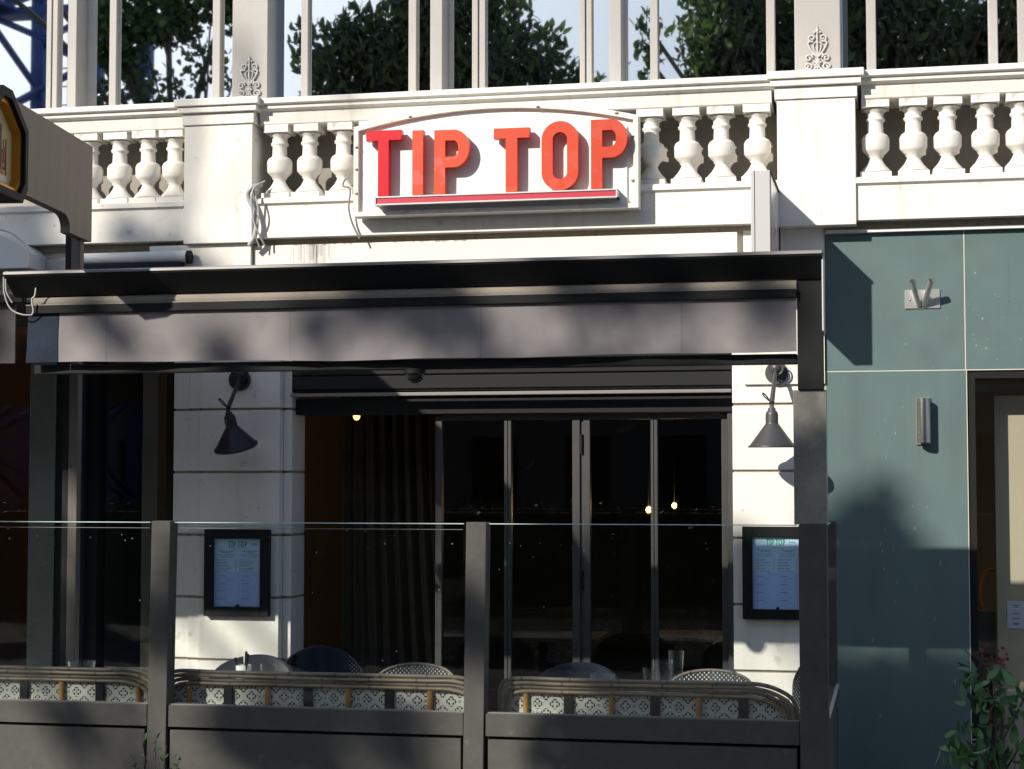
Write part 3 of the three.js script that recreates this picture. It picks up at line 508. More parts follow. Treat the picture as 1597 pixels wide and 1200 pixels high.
// ---------------------------------------------------------------- menu boards
function menu(x0, x1, y0, y1, label, s2) {
  const m = thing('menu_board', label, 'menu board', 'framed menus on the stone piers');
  const w = 0.055;
  mesh('frame', [B(x0, x0 + w, y0, y1, 0.001, 0.045, 0.003), B(x1 - w, x1, y0, y1, 0.001, 0.045, 0.003), B(x0 + w, x1 - w, y1 - w, y1, 0.001, 0.045, 0.003), B(x0 + w, x1 - w, y0, y0 + w, 0.001, 0.045, 0.003)], M.blackMetal, m);
  seed = s2;
  const t = canvasTex(512, 720, (c, W, H) => {
    c.fillStyle = '#c4def8'; c.fillRect(0, 0, W, H * 0.5); c.fillStyle = '#b9cdfd'; c.fillRect(0, H * 0.5, W, H * 0.5);  // blue paper colour stands in for cold light on the sheet
    c.fillStyle = '#1f8f3c'; c.font = 'bold 92px sans-serif'; c.textAlign = 'center'; c.save(); c.translate(W / 2, 92); c.scale(0.62, 1); c.fillText('TIP TOP', 0, 0); c.restore();
    c.strokeStyle = '#8fd69a'; c.lineWidth = 3; c.beginPath(); c.ellipse(W / 2, 88, 108, 26, 0, 0.2, 2.9); c.stroke();
    c.fillStyle = '#2f8a4a'; c.fillRect(400, 52, 70, 8);
    const line = (x, y, w, h, a) => { c.fillStyle = `rgba(30,44,70,${a})`; let q = x; while (q < x + w) { const k = rr(5, 22); c.fillRect(q, y, Math.min(k, x + w - q), h); q += k + 4; } };
    for (const cx2 of [130, 385]) { line(cx2 - 80, 130, 160, 7, 0.7); line(cx2 - 50, 146, 100, 7, 0.6); for (let k = 0; k < 4; k++) line(cx2 - 95 + k * 8, 166 + k * 11, 190 - k * 16, 4, 0.45); }
    for (let k = 0; k < 9; k++) { line(28, 222 + k * 15, rr(90, 170), k % 2 ? 4 : 6, 0.6); line(226, 222 + k * 15, 16, 4, 0.6); line(276, 222 + k * 15, rr(110, 180), k % 2 ? 4 : 6, 0.6); line(476, 222 + k * 15, 14, 4, 0.5); }
    for (let k = 0; k < 18; k++) { if (k % 5 === 0) { line(36, 390 + k * 16, 90, 7, 0.5); line(300, 390 + k * 16, 80, 7, 0.5); } else { line(36, 390 + k * 16, rr(90, 180), 4, 0.3); line(300, 390 + k * 16, rr(90, 170), 4, 0.3); } }
    c.strokeStyle = 'rgba(70,90,150,0.5)'; c.lineWidth = 2; c.beginPath(); c.moveTo(W * 0.53, H * 0.5); c.lineTo(W * 0.53, H); c.moveTo(0, H * 0.5); c.lineTo(W, H * 0.5); c.stroke();
  });
  mesh('menu_sheet', new THREE.PlaneGeometry(x1 - x0 - 2 * w, y1 - y0 - 2 * w).translate((x0 + x1) / 2, (y0 + y1) / 2, 0.02), new THREE.MeshPhysicalMaterial({ map: t, color: lin(0.88, 0.97, 1), roughness: 0.6, clearcoat: 0.4, clearcoatRoughness: 0.05 }), m, { keepUV: true, label: 'printed menu sheet, blue light put into its colour, headed TIP TOP in green' });
  mesh('backing', B(x0 + w, x1 - w, y0 + w, y1 - w, 0.001, 0.016), M.soot, m);
  mesh('lock', new THREE.CylinderGeometry(0.009, 0.009, 0.02, 12).rotateX(Math.PI / 2).translate((x0 + x1) / 2 + 0.01, y0 + w + 0.006, 0.045), M.blackMetal, m);
}
menu(-3.957, -3.558, 0.878, 1.384, 'black framed menu on the shaded left stone pier', 21);
menu(-0.816, -0.452, 0.908, 1.415, 'black framed menu beside the steel corner column on the right pier', 22);

// ---------------------------------------------------------------- fittings on the green shop
{
  const f = thing('flag_holder', 'chrome V shaped twin flag holder on the green cladding', 'flag holder');
  mesh('plate', B(0.075, 0.262, 2.604, 2.707, 0.0005, 0.008, 0.002), M.chrome, f);
  for (const [a, b] of [[[0.150, 2.625, 0.01], [0.115, 2.742, 0.14]], [[0.176, 2.625, 0.01], [0.214, 2.742, 0.14]]]) {
    const A = V(...a), Bv = V(...b), d = Bv.clone().sub(A), L = d.length();
    const g = new THREE.LatheGeometry([[0.012, 0], [0.016, 0], [0.016, L], [0.012, L], [0.012, 0.01]].map(([r, y]) => new THREE.Vector2(r, y)), 20);
    g.applyQuaternion(new THREE.Quaternion().setFromUnitVectors(V(0, 1, 0), d.normalize())).translate(...a); mesh('tube', g, M.chrome, f);
  }
  mesh('screw', [new THREE.SphereGeometry(0.006, 8, 6).translate(0.102, 2.652, 0.009), new THREE.SphereGeometry(0.006, 8, 6).translate(0.236, 2.652, 0.009)], M.steel, f);
  const w = thing('cylinder_wall_light', 'brushed steel up and down cylinder light on the green cladding', 'lamp');
  mesh('back_plate', B(0.128, 0.204, 1.862, 2.118, 0.0005, 0.012, 0.002), M.steel, w);
  mesh('cylinder', new THREE.LatheGeometry([[0.030, 0.0], [0.036, 0.0], [0.036, 0.24], [0.030, 0.24], [0.030, 0.22], [0.0, 0.22], [0.0, 0.02], [0.030, 0.02], [0.030, 0.0]].map(([r, y]) => new THREE.Vector2(r, y)), 30).translate(0.166, 1.872, 0.055), std({ color: lin(0.55, 0.52, 0.48), metalness: 1, roughness: 0.25 }), w);
  mesh('stem', B(0.15, 0.18, 1.97, 2.01, 0.012, 0.03), M.steel, w);
}

// ---------------------------------------------------------------- terrace furniture
const weave = canvasTex(256, 256, (c, w) => {
  c.fillStyle = '#d9d6cc'; c.fillRect(0, 0, w, w); const n = 4, s = w / n; c.strokeStyle = '#14161a'; c.lineWidth = 10; c.lineCap = 'butt';
  for (let j = 0; j < n; j++) for (let i = 0; i < n; i++) {
    const x = i * s, y = j * s;
    if ((i + j) % 2) { c.beginPath(); c.moveTo(x + 8, y + 18); c.lineTo(x + 18, y + 18); c.lineTo(x + 18, y + 8); c.moveTo(x + s - 8, y + 18); c.lineTo(x + s - 18, y + 18); c.lineTo(x + s - 18, y + 8); c.moveTo(x + 8, y + s - 18); c.lineTo(x + 18, y + s - 18); c.lineTo(x + 18, y + s - 8); c.moveTo(x + s - 8, y + s - 18); c.lineTo(x + s - 18, y + s - 18); c.lineTo(x + s - 18, y + s - 8); c.stroke(); }
    c.beginPath(); c.moveTo(x + 20, y); c.lineTo(x + s - 20, y); c.moveTo(x, y + 20); c.lineTo(x, y + s - 20); c.stroke();
    if ((i + 2 * j) % 3 === 0) { c.fillStyle = 'rgba(40,40,44,0.35)'; c.fillRect(x + 22, y + 22, s - 44, s - 44); }
  }
  for (let k = 0; k < w; k += 4) { c.fillStyle = 'rgba(60,60,60,0.13)'; c.fillRect(k, 0, 1, w); c.fillRect(0, k, w, 1); }
});
weave.repeat.set(1 / 0.16, 1 / 0.16);
const weaveMat = std({ map: weave, roughness: 0.6 });
const hatch = canvasTex(64, 64, (c, w) => { c.fillStyle = '#23252a'; c.fillRect(0, 0, w, w); c.fillStyle = '#c9c9c6'; for (let i = 0; i < 4; i++) for (let j = 0; j < 4; j++) if ((i + j) % 2) c.fillRect(i * 16 + 3, j * 16 + 2, 9, 12); });
hatch.repeat.set(1 / 0.045, 1 / 0.045);
const hatchMat = std({ map: hatch, roughness: 0.6 });
function bench(x0, x1, label, R = 0.045) {
  const b = thing('rattan_bench', label, 'bench', 'rattan benches behind the glass');
  const yTop = 0.783, z = 2.015;
  for (let k = 0; k < 4; k++) {
    const y = yTop - 0.012 - k * 0.0186, i = k * 0.013, zz = z + (k === 1 ? 0.006 : k === 2 ? -0.004 : 0);
    const L = R * 0.5, A = [[x0 + 0.012 + i, 0.36, zz], [x0 + 0.012 + i, y - 0.09, zz], [x0 + 0.014 + i, y - 0.045, zz], [x0 + 0.03 + i, y - 0.012, zz], [x0 + 0.07 + i, y, zz]];
    mesh('cane_rod', tube([...A, [x0 + 0.3, y + rr(-0.002, 0.002), zz + 0.002], [(x0 + x1) / 2, y + rr(-0.003, 0.003), zz], [x1 - 0.3, y + rr(-0.002, 0.002), zz - 0.002], [x1 - 0.05 - R * 2 - i, y, zz], [x1 - 0.03 - R - i, y - R * 0.35, zz], [x1 - 0.016 - L * 0.5 - i, y - R, zz], [x1 - 0.013 - i, y - 0.05 - R * 1.5, zz], [x1 - 0.012 - i, 0.36, zz]], 0.0095, 110, 8), k === 0 || k === 2 ? M.caneGrey : M.cane, b);
  }
  mesh('woven_back', B(x0 + 0.05, x1 - 0.05, 0.40, 0.708, 1.985, 1.995), weaveMat, b);
  let k = 0; for (let x = x0 + 0.13; x < x1 - 0.08; x += 0.195, k++) mesh('upright', k % 2 ? B(x - 0.022, x + 0.022, 0.36, 0.708, 1.998, 2.012, 0.004) : rod([x, 0.36, 2.008], [x, 0.708, 2.008], 0.013), k % 2 ? M.soot : M.bamboo, b);
  mesh('seat', B(x0 + 0.05, x1 - 0.05, 0.33, 0.37, 1.52, 2.0, 0.012), weaveMat, b);
  for (const x of [x0 + 0.07, x1 - 0.07]) for (const zz of [1.55, 2.0]) mesh('leg', rod([x, -0.078, zz], [x, 0.335, zz], 0.018), M.bamboo, b);
}
bench(-4.80, -3.385, 'rattan bench whose pale sunlit canes end beside the first charcoal post');
bench(-3.375, -1.80, 'rattan bench between the two charcoal posts of the windscreen');
bench(-1.76, -0.405, 'rattan bench with a rounded end beside the corner column', 0.065);
const CH = 'bistro chairs facing the benches';
function chair(x, z, turn, label, cloth, top = 0.72) {
  const c = thing('bistro_chair', label, 'chair', CH);
  const c0 = new THREE.Group();
  const W = 0.25, H = top - 0.36, pts = []; // curved back panel
  const g = new THREE.PlaneGeometry(1, 1, 28, 12), p = g.attributes.position, uv = g.attributes.uv;
  for (let i = 0; i < p.count; i++) { const u = p.getX(i) * 2, v = p.getY(i) + 0.5, arch = 1 - 0.24 * u ** 6 - 0.16 * u * u, y = 0.36 + v * H * arch; p.setXYZ(i, u * W, y, -0.22 + 0.07 * u * u - 0.03 * v); uv.setXY(i, u * W, y); }
  g.computeVertexNormals(); const m = hatchMat.clone(); m.side = THREE.DoubleSide; const bp = mesh('woven_back', g, m, c, { keepUV: true });
  for (let k = 0; k <= 16; k++) { const u = -1 + k / 8, arch = 1 - 0.24 * u ** 6 - 0.16 * u * u; pts.push([u * W, 0.36 + H * arch + 0.004, -0.25 + 0.07 * u * u]); }
  mesh('back_rim', tube([[-W, -0.078, -0.2], [-W, 0.3, -0.19], ...pts, [W, 0.3, -0.19], [W, -0.078, -0.2]], 0.008, 70, 8), M.caneGrey, c);
  mesh('seat', new THREE.CylinderGeometry(0.21, 0.2, 0.035, 28).translate(0, 0.36, 0), weaveMat, c);
  for (const s of [-1, 1]) mesh('leg', rod([s * 0.17, -0.078, 0.17], [s * 0.15, 0.35, 0.14], 0.013), M.cane, c);
  c.position.set(x, 0, z); c.rotation.y = turn;
  if (cloth) {
    const [mat, w2, drop, lab] = cloth; const n = 40, q = new THREE.PlaneGeometry(1, 1, n, 24), qp = q.attributes.position;
    for (let i = 0; i < qp.count; i++) { const u = qp.getX(i) * 2, v = qp.getY(i), arch = 1 - 0.24 * (u * w2 / W) ** 6 - 0.16 * (u * w2 / W) ** 2, yt = 0.36 + H * Math.max(0.55, arch) + 0.022; const s = v * 2 * drop, t = Math.abs(s); qp.setXYZ(i, u * w2 * (1 + 0.06 * t / drop), yt - Math.max(0, t - 0.03) + 0.006 * Math.sin(u * 3 + 1), -0.25 + 0.07 * u * u + (s > 0 ? 1 : -1) * Math.min(0.028, t) + 0.012 * Math.sin(u * 9 + s * 6) * (t / drop)); }
    q.computeVertexNormals(); const mm = mat.clone(); mm.side = THREE.DoubleSide; const o = mesh('blanket', q, mm); o.position.copy(c.position); o.rotation.y = turn; tag(o, lab, 'blanket', 'blankets over the chairs');
  }
}
chair(-3.36, 1.02, 0, 'bistro chair under the grey blanket in front of the left stone pier', [M.greyCloth, 0.235, 0.2, 'grey wool blanket folded over a chair by the left pier'], 0.705);
chair(-3.0, 0.55, 0.7, 'dark turned bistro chair with a navy throw by the open doorway', [M.navyCloth, 0.15, 0.2, 'navy throw on the turned chair by the open doorway'], 0.72);
chair(-2.48, 0.95, 0, 'bistro chair with a bare woven back in front of the curtain', null, 0.69);
chair(-1.60, 1.02, 0, 'bistro chair under the wide navy blanket in front of the folding doors', [M.navyCloth, 0.235, 0.2, 'navy blanket spread over a chair before the folding doors'], 0.70);
chair(-0.92, 0.95, 0, 'bistro chair with a bare woven back beside the right stone pier', null, 0.69);
chair(-0.62, 0.55, -1.25, 'angled bistro chair against the right stone pier', null, 0.74);
function table(x, z, label) {
  const t = thing('bistro_table', label, 'table', 'bistro tables behind the benches');
  mesh('top', B(x - 0.28, x + 0.28, 0.618, 0.645, z - 0.25, z + 0.25, 0.008), M.tableTop, t);
  mesh('column', rod([x, -0.05, z], [x, 0.618, z], 0.028), M.blackMetal, t);
  mesh('foot', [B(x - 0.22, x + 0.22, -0.078, -0.045, z - 0.03, z + 0.03, 0.006), B(x - 0.03, x + 0.03, -0.0775, -0.0445, z - 0.22, z + 0.22, 0.006)], M.blackMetal, t);
}
const TB = [[-4.2, 'square bistro table behind the left end bench'], [-3.05, 'square bistro table before the grey blanket chair'], [-2.30, 'square bistro table before the bare woven chair by the curtain'], [-1.45, 'square bistro table before the wide navy blanket chair'], [-0.85, 'square bistro table beside the corner column']];
for (const [x, l] of TB) table(x, 1.42, l);
const cut = new THREE.LatheGeometry([[0.0, 0.006], [0.028, 0.006], [0.033, 0.05], [0.038, 0.115], [0.041, 0.115], [0.036, 0.05], [0.031, 0.0], [0.0, 0.0]].map(([r, y]) => new THREE.Vector2(r, y)), 12);
function tumbler(x, z, label, s = 1, sy = 1) { const o = mesh('tumbler', cut, M.tumbler, scene, { keepUV: true }); o.position.set(x, 0.646, z); o.scale.set(s, sy, s); tag(o, label, 'glass', 'glasses on the bistro tables'); }
tumbler(-3.03, 1.50, 'faceted tumbler in front of the grey blanket', 1.1); tumbler(-2.24, 1.52, 'faceted tumbler in front of the bare woven chair by the curtain', 1.5, 1.1);
tumbler(-1.36, 1.52, 'low tumbler in front of the wide navy blanket', 1.5, 0.9); tumbler(-0.79, 1.50, 'faceted tumbler before the chair beside the right pier', 1.5, 1.15);
tumbler(-1.10, 1.30, 'tall tumbler at the front of the glass cluster near the right table', 1.2, 1.35); tumbler(-1.04, 1.25, 'tall narrow glass at the back of the cluster near the right table', 0.9, 1.7); tumbler(-1.16, 1.36, 'short glass at the side of the cluster near the right table', 0.7, 1.05);
tumbler(-4.02, 1.52, 'wide tumbler behind the sunlit cane rail', 1.7, 0.95);
{
  const o = thing('ashtray', 'small rectangular glass ashtray behind the middle bench rail', 'ashtray');
  mesh('dish', [B(-2.62, -2.54, 0.646, 0.70, 1.46, 1.47), B(-2.62, -2.54, 0.646, 0.70, 1.53, 1.54), B(-2.62, -2.61, 0.646, 0.70, 1.471, 1.529), B(-2.55, -2.54, 0.646, 0.70, 1.471, 1.529), B(-2.609, -2.551, 0.646, 0.652, 1.471, 1.529)], M.tumbler, o);
  const c = thing('cutlery_pot', 'white pot of knives and forks beside the grey blanket', 'cutlery pot');
  mesh('pot', new THREE.LatheGeometry([[0, 0], [0.035, 0], [0.04, 0.09], [0.036, 0.09], [0.032, 0.01], [0, 0.01]].map(([r, y]) => new THREE.Vector2(r, y)), 20).translate(-3.22, 0.646, 1.35), M.white, c);
  [[-0.02, 0.05], [0.0, -0.04], [0.02, 0.07], [0.01, 0.02]].forEach(([dx, dz], i) => mesh('cutlery_handle', rod([-3.22 + dx * 0.6, 0.66, 1.35 + dz * 0.3], [-3.22 + dx * 1.8, 0.775 + 0.01 * i, 1.35 + dz * 0.5], 0.004, 0.007, 6), i === 1 ? M.white : M.blackMetal, c));
}

// ---------------------------------------------------------------- inside the dining room
{
  const n = 160, g = new THREE.PlaneGeometry(0.62, 2.55, n, 14), p = g.attributes.position;
  for (let i = 0; i < p.count; i++) { const u = p.getX(i) / 0.62 + 0.5, v = 0.5 - p.getY(i) / 2.55; const w = 0.035 * Math.sin(u * 44 + 0.6 * Math.sin(u * 9)) + 0.012 * Math.sin(u * 91); p.setXYZ(i, -3.32 + u * (0.55 + 0.16 * v * v), 2.50 - v * 2.55, -0.62 + w); }
  g.computeVertexNormals();
  const c = mesh('curtain', g, std({ map: patchy(128, 0.3, [0.06, 0.05, 0.03], 0.3), roughness: 0.95, side: THREE.DoubleSide })); tag(c, 'olive brown pleated curtain hanging in the open doorway', 'curtain');
}
function pendant(x, y, z, label, r, pw) {
  const o = thing('pendant_lamp', label, 'lamp', 'lit lamps in the dining room');
  mesh('bulb', new THREE.SphereGeometry(r, 16, 12).scale(1, 1.25, 1).translate(x, y, z), std({ color: lin(0.8, 0.5, 0.2), emissive: lin(1, 0.62, 0.26), emissiveIntensity: 1.6 }), o);
  mesh('cord', rod([x, y + r * 1.2, z], [x, 2.70, z], 0.004, 0.004, 6), M.blackMetal, o);
  const l = new THREE.PointLight(lin(1, 0.6, 0.28), pw, 6); l.position.set(x, y, z + r + 0.01); l.castShadow = true; scene.add(l);
}
pendant(-3.17, 2.06, -0.62 + 0.2, 'round globe lamp glowing at the top of the open doorway', 0.022, 0.006);
pendant(-1.66, 1.47, -2.4, 'small filament bulb beside the middle door stile', 0.022, 0.35);
pendant(-1.48, 1.50, -2.4, 'small filament bulb behind the last door pane', 0.02, 0.35);
for (const [x, y, z, a, l] of [[-2.5, 1.76, -2.2, 0.6, 'tilted straw disc hanging behind the second door pane'], [-1.80, 2.03, -2.2, 0.35, 'straw disc hanging high behind the third door pane'], [-1.02, 1.80, -1.9, -0.5, 'tilted straw disc hanging behind the last door pane']]) {
  const o = thing('hanging_disc', l, 'decoration', 'straw discs under the dining room ceiling');
  const d = mesh('disc', new THREE.CylinderGeometry(0.075, 0.08, 0.015, 24), M.cane, o); d.position.set(x, y, z); d.rotation.set(0.5, 0, a);
  mesh('cord', rod([x, y, z], [x, 2.70, z], 0.003, 0.003, 5), M.blackMetal, o);
}
for (const [x, z, l] of [[-2.2, -1.6, 'dim dining table nearest the second door pane'], [-1.2, -1.8, 'dim dining table behind the last door pane']]) {
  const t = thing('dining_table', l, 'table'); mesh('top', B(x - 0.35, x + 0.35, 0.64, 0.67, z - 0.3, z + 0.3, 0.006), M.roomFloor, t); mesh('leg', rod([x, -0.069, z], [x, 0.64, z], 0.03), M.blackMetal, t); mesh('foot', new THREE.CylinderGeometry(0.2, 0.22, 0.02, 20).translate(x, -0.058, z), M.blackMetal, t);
}

// ---------------------------------------------------------------- vegetation
function leafGeo(L, W, fold = 0.25) { // folded leaf, tip up +y
  const p = [], idx = []; const rows = [[0, 0], [0.2, 0.7], [0.45, 1], [0.75, 0.65], [1, 0]];
  for (const [t, w] of rows) { const b = -0.18 * L * t * t; p.push(-w * W / 2, t * L, b + fold * w * W / 2, 0, t * L, b, w * W / 2, t * L, b + fold * w * W / 2); }
  for (let i = 0; i < 4; i++) { const a = i * 3; idx.push(a, a + 1, a + 3, a + 1, a + 4, a + 3, a + 1, a + 2, a + 4, a + 2, a + 5, a + 4); }
  const g = new THREE.BufferGeometry(); g.setAttribute('position', new THREE.Float32BufferAttribute(p, 3)); g.setIndex(idx); g.computeVertexNormals(); g.setAttribute('uv', new THREE.Float32BufferAttribute(new Float32Array(p.length / 3 * 2), 2)); return g;
}
function foliage(name, parent, L, W, mat, items, cols) { // items: [x,y,z,scale]
  const im = new THREE.InstancedMesh(leafGeo(L, W), mat, items.length), q = new THREE.Quaternion(), e = new THREE.Euler(), m4 = new THREE.Matrix4();
  items.forEach(([x, y, z, s], i) => { e.set(rr(-1.3, 1.9), rr(0, 6.283), rr(-1.2, 1.2)); q.setFromEuler(e); m4.compose(V(x, y, z), q, V(s, s, s)); im.setMatrixAt(i, m4); im.setColorAt(i, lin(...cols[Math.floor(rnd() * cols.length)])); });
  im.name = name; im.castShadow = im.receiveShadow = true; im.userData.kind = 'stuff'; parent.add(im); return im;
}
const leafMat = new THREE.MeshPhysicalMaterial({ color: 0xffffff, roughness: 0.55, side: THREE.DoubleSide });
const leafThin = new THREE.MeshPhysicalMaterial({ color: 0xffffff, roughness: 0.85, transmission: 0.5, thickness: 0, side: THREE.DoubleSide });
const greens = [[0.045, 0.085, 0.02], [0.06, 0.11, 0.025], [0.035, 0.07, 0.02], [0.08, 0.13, 0.03]];
function blob(out, x, y, z, r, n, s0 = 0.8, s1 = 1.3, flat = 1) { for (let i = 0; i < n; i++) { const u = rr(-1, 1), t = rr(0, 6.283), rad = r * Math.cbrt(rnd()), c = Math.sqrt(1 - u * u); out.push([x + rad * c * Math.cos(t), y + rad * u * flat, z + rad * c * Math.sin(t), rr(s0, s1)]); } }
// street tree whose crown throws the dappled shade on the terrace
{
  seed = 99;
  const T = thing('plane_tree', 'tall street tree across the road whose crown shades the terrace', 'tree');
  const KX = 0.65, KY = 0.655, at = (xw, yw, z) => [xw - KX * z, yw + KY * z, z];
  const list = [[-4.6, 2.3, 0.55], [-4.05, 2.45, 0.5], [-3.6, 2.05, 0.45], [-4.35, 1.6, 0.55], [-3.55, 1.5, 0.45], [-4.9, 1.7, 0.6], [-3.15, 1.75, 0.38], [-3.95, 1.35, 0.3], [-3.2, 1.1, 0.35], [-3.0, 1.5, 0.2], [-5.2, 2.7, 0.45], [-5.3, 1.0, 0.6],
    [-2.22, 1.0, 0.10], [-2.08, 0.86, 0.08], [-1.62, 0.80, 0.12], [-1.14, 0.92, 0.11], [-0.92, 0.98, 0.10], [0.5, 1.04, 0.12], [0.28, 0.98, 0.09], [-0.62, 0.98, 0.20], [-0.42, 0.92, 0.11], [0.05, 1.09, 0.12], [0.9, 1.0, 0.13], 
    [-0.12, 1.40, 0.17], [-0.02, 1.58, 0.08], [-0.28, 1.33, 0.13], [0.10, 1.30, 0.09], [-0.9, 1.1, 0.1], [-1.75, 1.28, 0.1],
    [-2.32, -0.9, 0.12], [-2.25, -0.6, 0.1], [-1.35, -0.92, 0.3], [-1.2, -0.6, 0.2], [-0.85, -0.85, 0.18], [-0.45, -0.45, 0.18], [0.4, -0.9, 0.4], [0.9, -0.7, 0.45], [1.2, -0.45, 0.3], [0.35, -0.3, 0.35], [-1.7, -0.3, 0.18], [-1.95, -0.45, 0.15], [-0.85, -0.1, 0.16], [-1.3, 0.0, 0.25], [0.1, 0.2, 0.25], [0.6, 0.3, 0.22],
    [-2.8, 0.35, 0.2], [-2.1, 0.3, 0.15], [-3.0, -0.2, 0.4], [-1.6, -1.9, 0.6], [-0.5, -2.0, 0.6], [0.6, -1.8, 0.6], [-4.9, -0.3, 0.55]];
  list.push([0.0, 0.45, 0.18], [0.4, 0.42, 0.18], [0.72, 0.45, 0.16], [-0.27, 0.56, 0.15], [-0.1, 0.57, 0.15], [0.08, 0.56, 0.15], [0.25, 0.57, 0.15], [0.42, 0.56, 0.15], [0.6, 0.57, 0.15], [-0.2, 0.4, 0.16], [0.15, 0.45, 0.16], [-0.02, 0.3, 0.22], [0.3, 0.15, 0.3], [0.7, 0.1, 0.26], [-0.3, 0.42, 0.14], [0.2, 0.4, 0.25], [0.55, -0.2, 0.3], [0.1, -0.15, 0.2], [0.75, 0.35, 0.2],
    [-4.35, 3.05, 0.12], [-4.2, 3.3, 0.07], [-3.0, 3.86, 0.06], [-5.0, 3.3, 0.2], [-0.85, 1.3, 0.1], [-0.72, 1.2, 0.1]);
  const leaves = [], trunkTop = [-11.4, 5.8, 17], limbs = [], hubs = [];
  const nodes = list.map(([a, b, r]) => { const z = 17 + rr(-0.9, 0.9), p = at(a, b, z); const k = Math.min(1, 0.25 + r * 2.2); blob(leaves, p[0], p[1], p[2], r, Math.round(10 + 1900 * r * r / (k * k)), 0.8 * k, 1.3 * k); return { p, r }; });
  for (const n of nodes) if (n.r >= 0.55) { hubs.push(n.p); limbs.push(tube([trunkTop, [(trunkTop[0] * 0.6 + n.p[0] * 0.4), trunkTop[1] * 0.35 + n.p[1] * 0.65 - 0.5, 17], n.p], 0.05, 12, 6)); }
  for (const n of nodes) if (n.r < 0.55) { let best = hubs[0], bd = 1e9; for (const q of hubs) { const d = (q[0] - n.p[0]) ** 2 + (q[1] - n.p[1]) ** 2; if (d < bd) { bd = d; best = q; } } limbs.push(tube([best, [(best[0] + n.p[0]) / 2, (best[1] + n.p[1]) / 2 + 0.15, (best[2] + n.p[2]) / 2], n.p], n.r > 0.25 ? 0.022 : 0.012, 8, 5)); }
  limbs.push(tube([at(-4.6, 2.3, 17), at(-4.1, 3.0, 17), at(-3.95, 3.6, 17), at(-3.98, 4.5, 17)], 0.045, 14, 6));
  for (const [x, y, z, r, n] of [[-12.2, 8.3, 17, 0.55, 170], [-11.7, 9.3, 16.6, 0.5, 120], [-11.0, 8.5, 16.8, 0.45, 110], [-12.4, 9.5, 17.2, 0.4, 80], [-11.6, 7.8, 16.9, 0.6, 180], [-12.7, 8.8, 17, 0.3, 60], [-10.9, 9.5, 17, 0.3, 40], [-12.8, 8.1, 17, 0.3, 60], [-10.6, 8.2, 17, 0.3, 60]]) {
    blob(leaves, x, y, z, r, n, 0.7, 1.1); limbs.push(tube([[-11.4, 5.8, 17], [(-11.2 + x) / 2, (6.2 + y) / 2, 17], [x, y, z], [x + rr(-0.4, 0.4), y + rr(0.2, 0.7), z]], 0.018, 12, 5));
  }
  mesh('trunk', [rod([-11.6, -0.21, 17], trunkTop, 0.24, 0.14, 14)], M.bark, T);
  mesh('limbs', limbs, M.bark, T);
  foliage('crown', T, 0.15, 0.11, leafMat, leaves, greens);
}
// two broad-leaved trees mirrored in the upper windows
function broadTree(x, z, clumps, label) {
  const T = thing('evergreen_tree', label, 'tree', 'evergreen trees across the road'), leaves = [], limbs = [];
  for (const [cx, cy, cz, r, n] of clumps) { blob(leaves, cx, cy, cz, r, n, 0.75, 1.3); limbs.push(tube([[x, 3.2, z], [(x + cx) / 2, (3.6 + cy) / 2, (z + cz) / 2], [cx, cy, cz]], 0.03, 8, 5)); }
  mesh('trunk', rod([x, -0.21, z], [x, 3.4, z], 0.15, 0.1, 12), M.bark, T); mesh('limbs', limbs, M.bark, T);
  foliage('crown', T, 0.155, 0.07, leafThin, leaves, [...greens, [0.10, 0.15, 0.04], [0.03, 0.055, 0.02]]);
}
seed = 5;
{
  const A = [], Bc = [];
  for (let i = 0; i < 76; i++) { const x = rr(-7.3, -4.7), top = x > -5.0 ? 8.0 : x < -6.4 ? 7.95 : 8.6; A.push([x, rr(5.4, top - 0.45), 12.2 + rr(-0.9, 0.9), rr(0.42, 0.6), 330]); }
  A.push([-4.4, 7.2, 12, 0.4, 170], [-4.2, 6.8, 12, 0.4, 160], [-3.9, 6.75, 12, 0.3, 100], [-3.7, 6.5, 12, 0.3, 100], [-7.7, 7.6, 12, 0.2, 50], [-7.6, 7.3, 12, 0.2, 50], [-4.9, 7.7, 12, 0.4, 150], [-4.3, 6.2, 12, 0.5, 200]);
  for (let i = 0; i < 92; i++) { const x = rr(-2.4, 2.4); Bc.push([x, rr(5.4, 8.6), 12.2 + rr(-0.9, 0.9), rr(0.42, 0.6), 310]); }
  Bc.push([-3.0, 7.5, 12, 0.22, 50], [-3.05, 7.15, 12, 0.2, 40], [-3.05, 6.75, 12, 0.2, 40], [-2.75, 6.4, 12, 0.3, 80]);
  broadTree(-6.1, 12.2, A, 'evergreen street tree mirrored in the windows left of the sky gap');
  broadTree(-0.5, 12.2, Bc, 'evergreen street tree mirrored in the windows right of the sky gap');
}
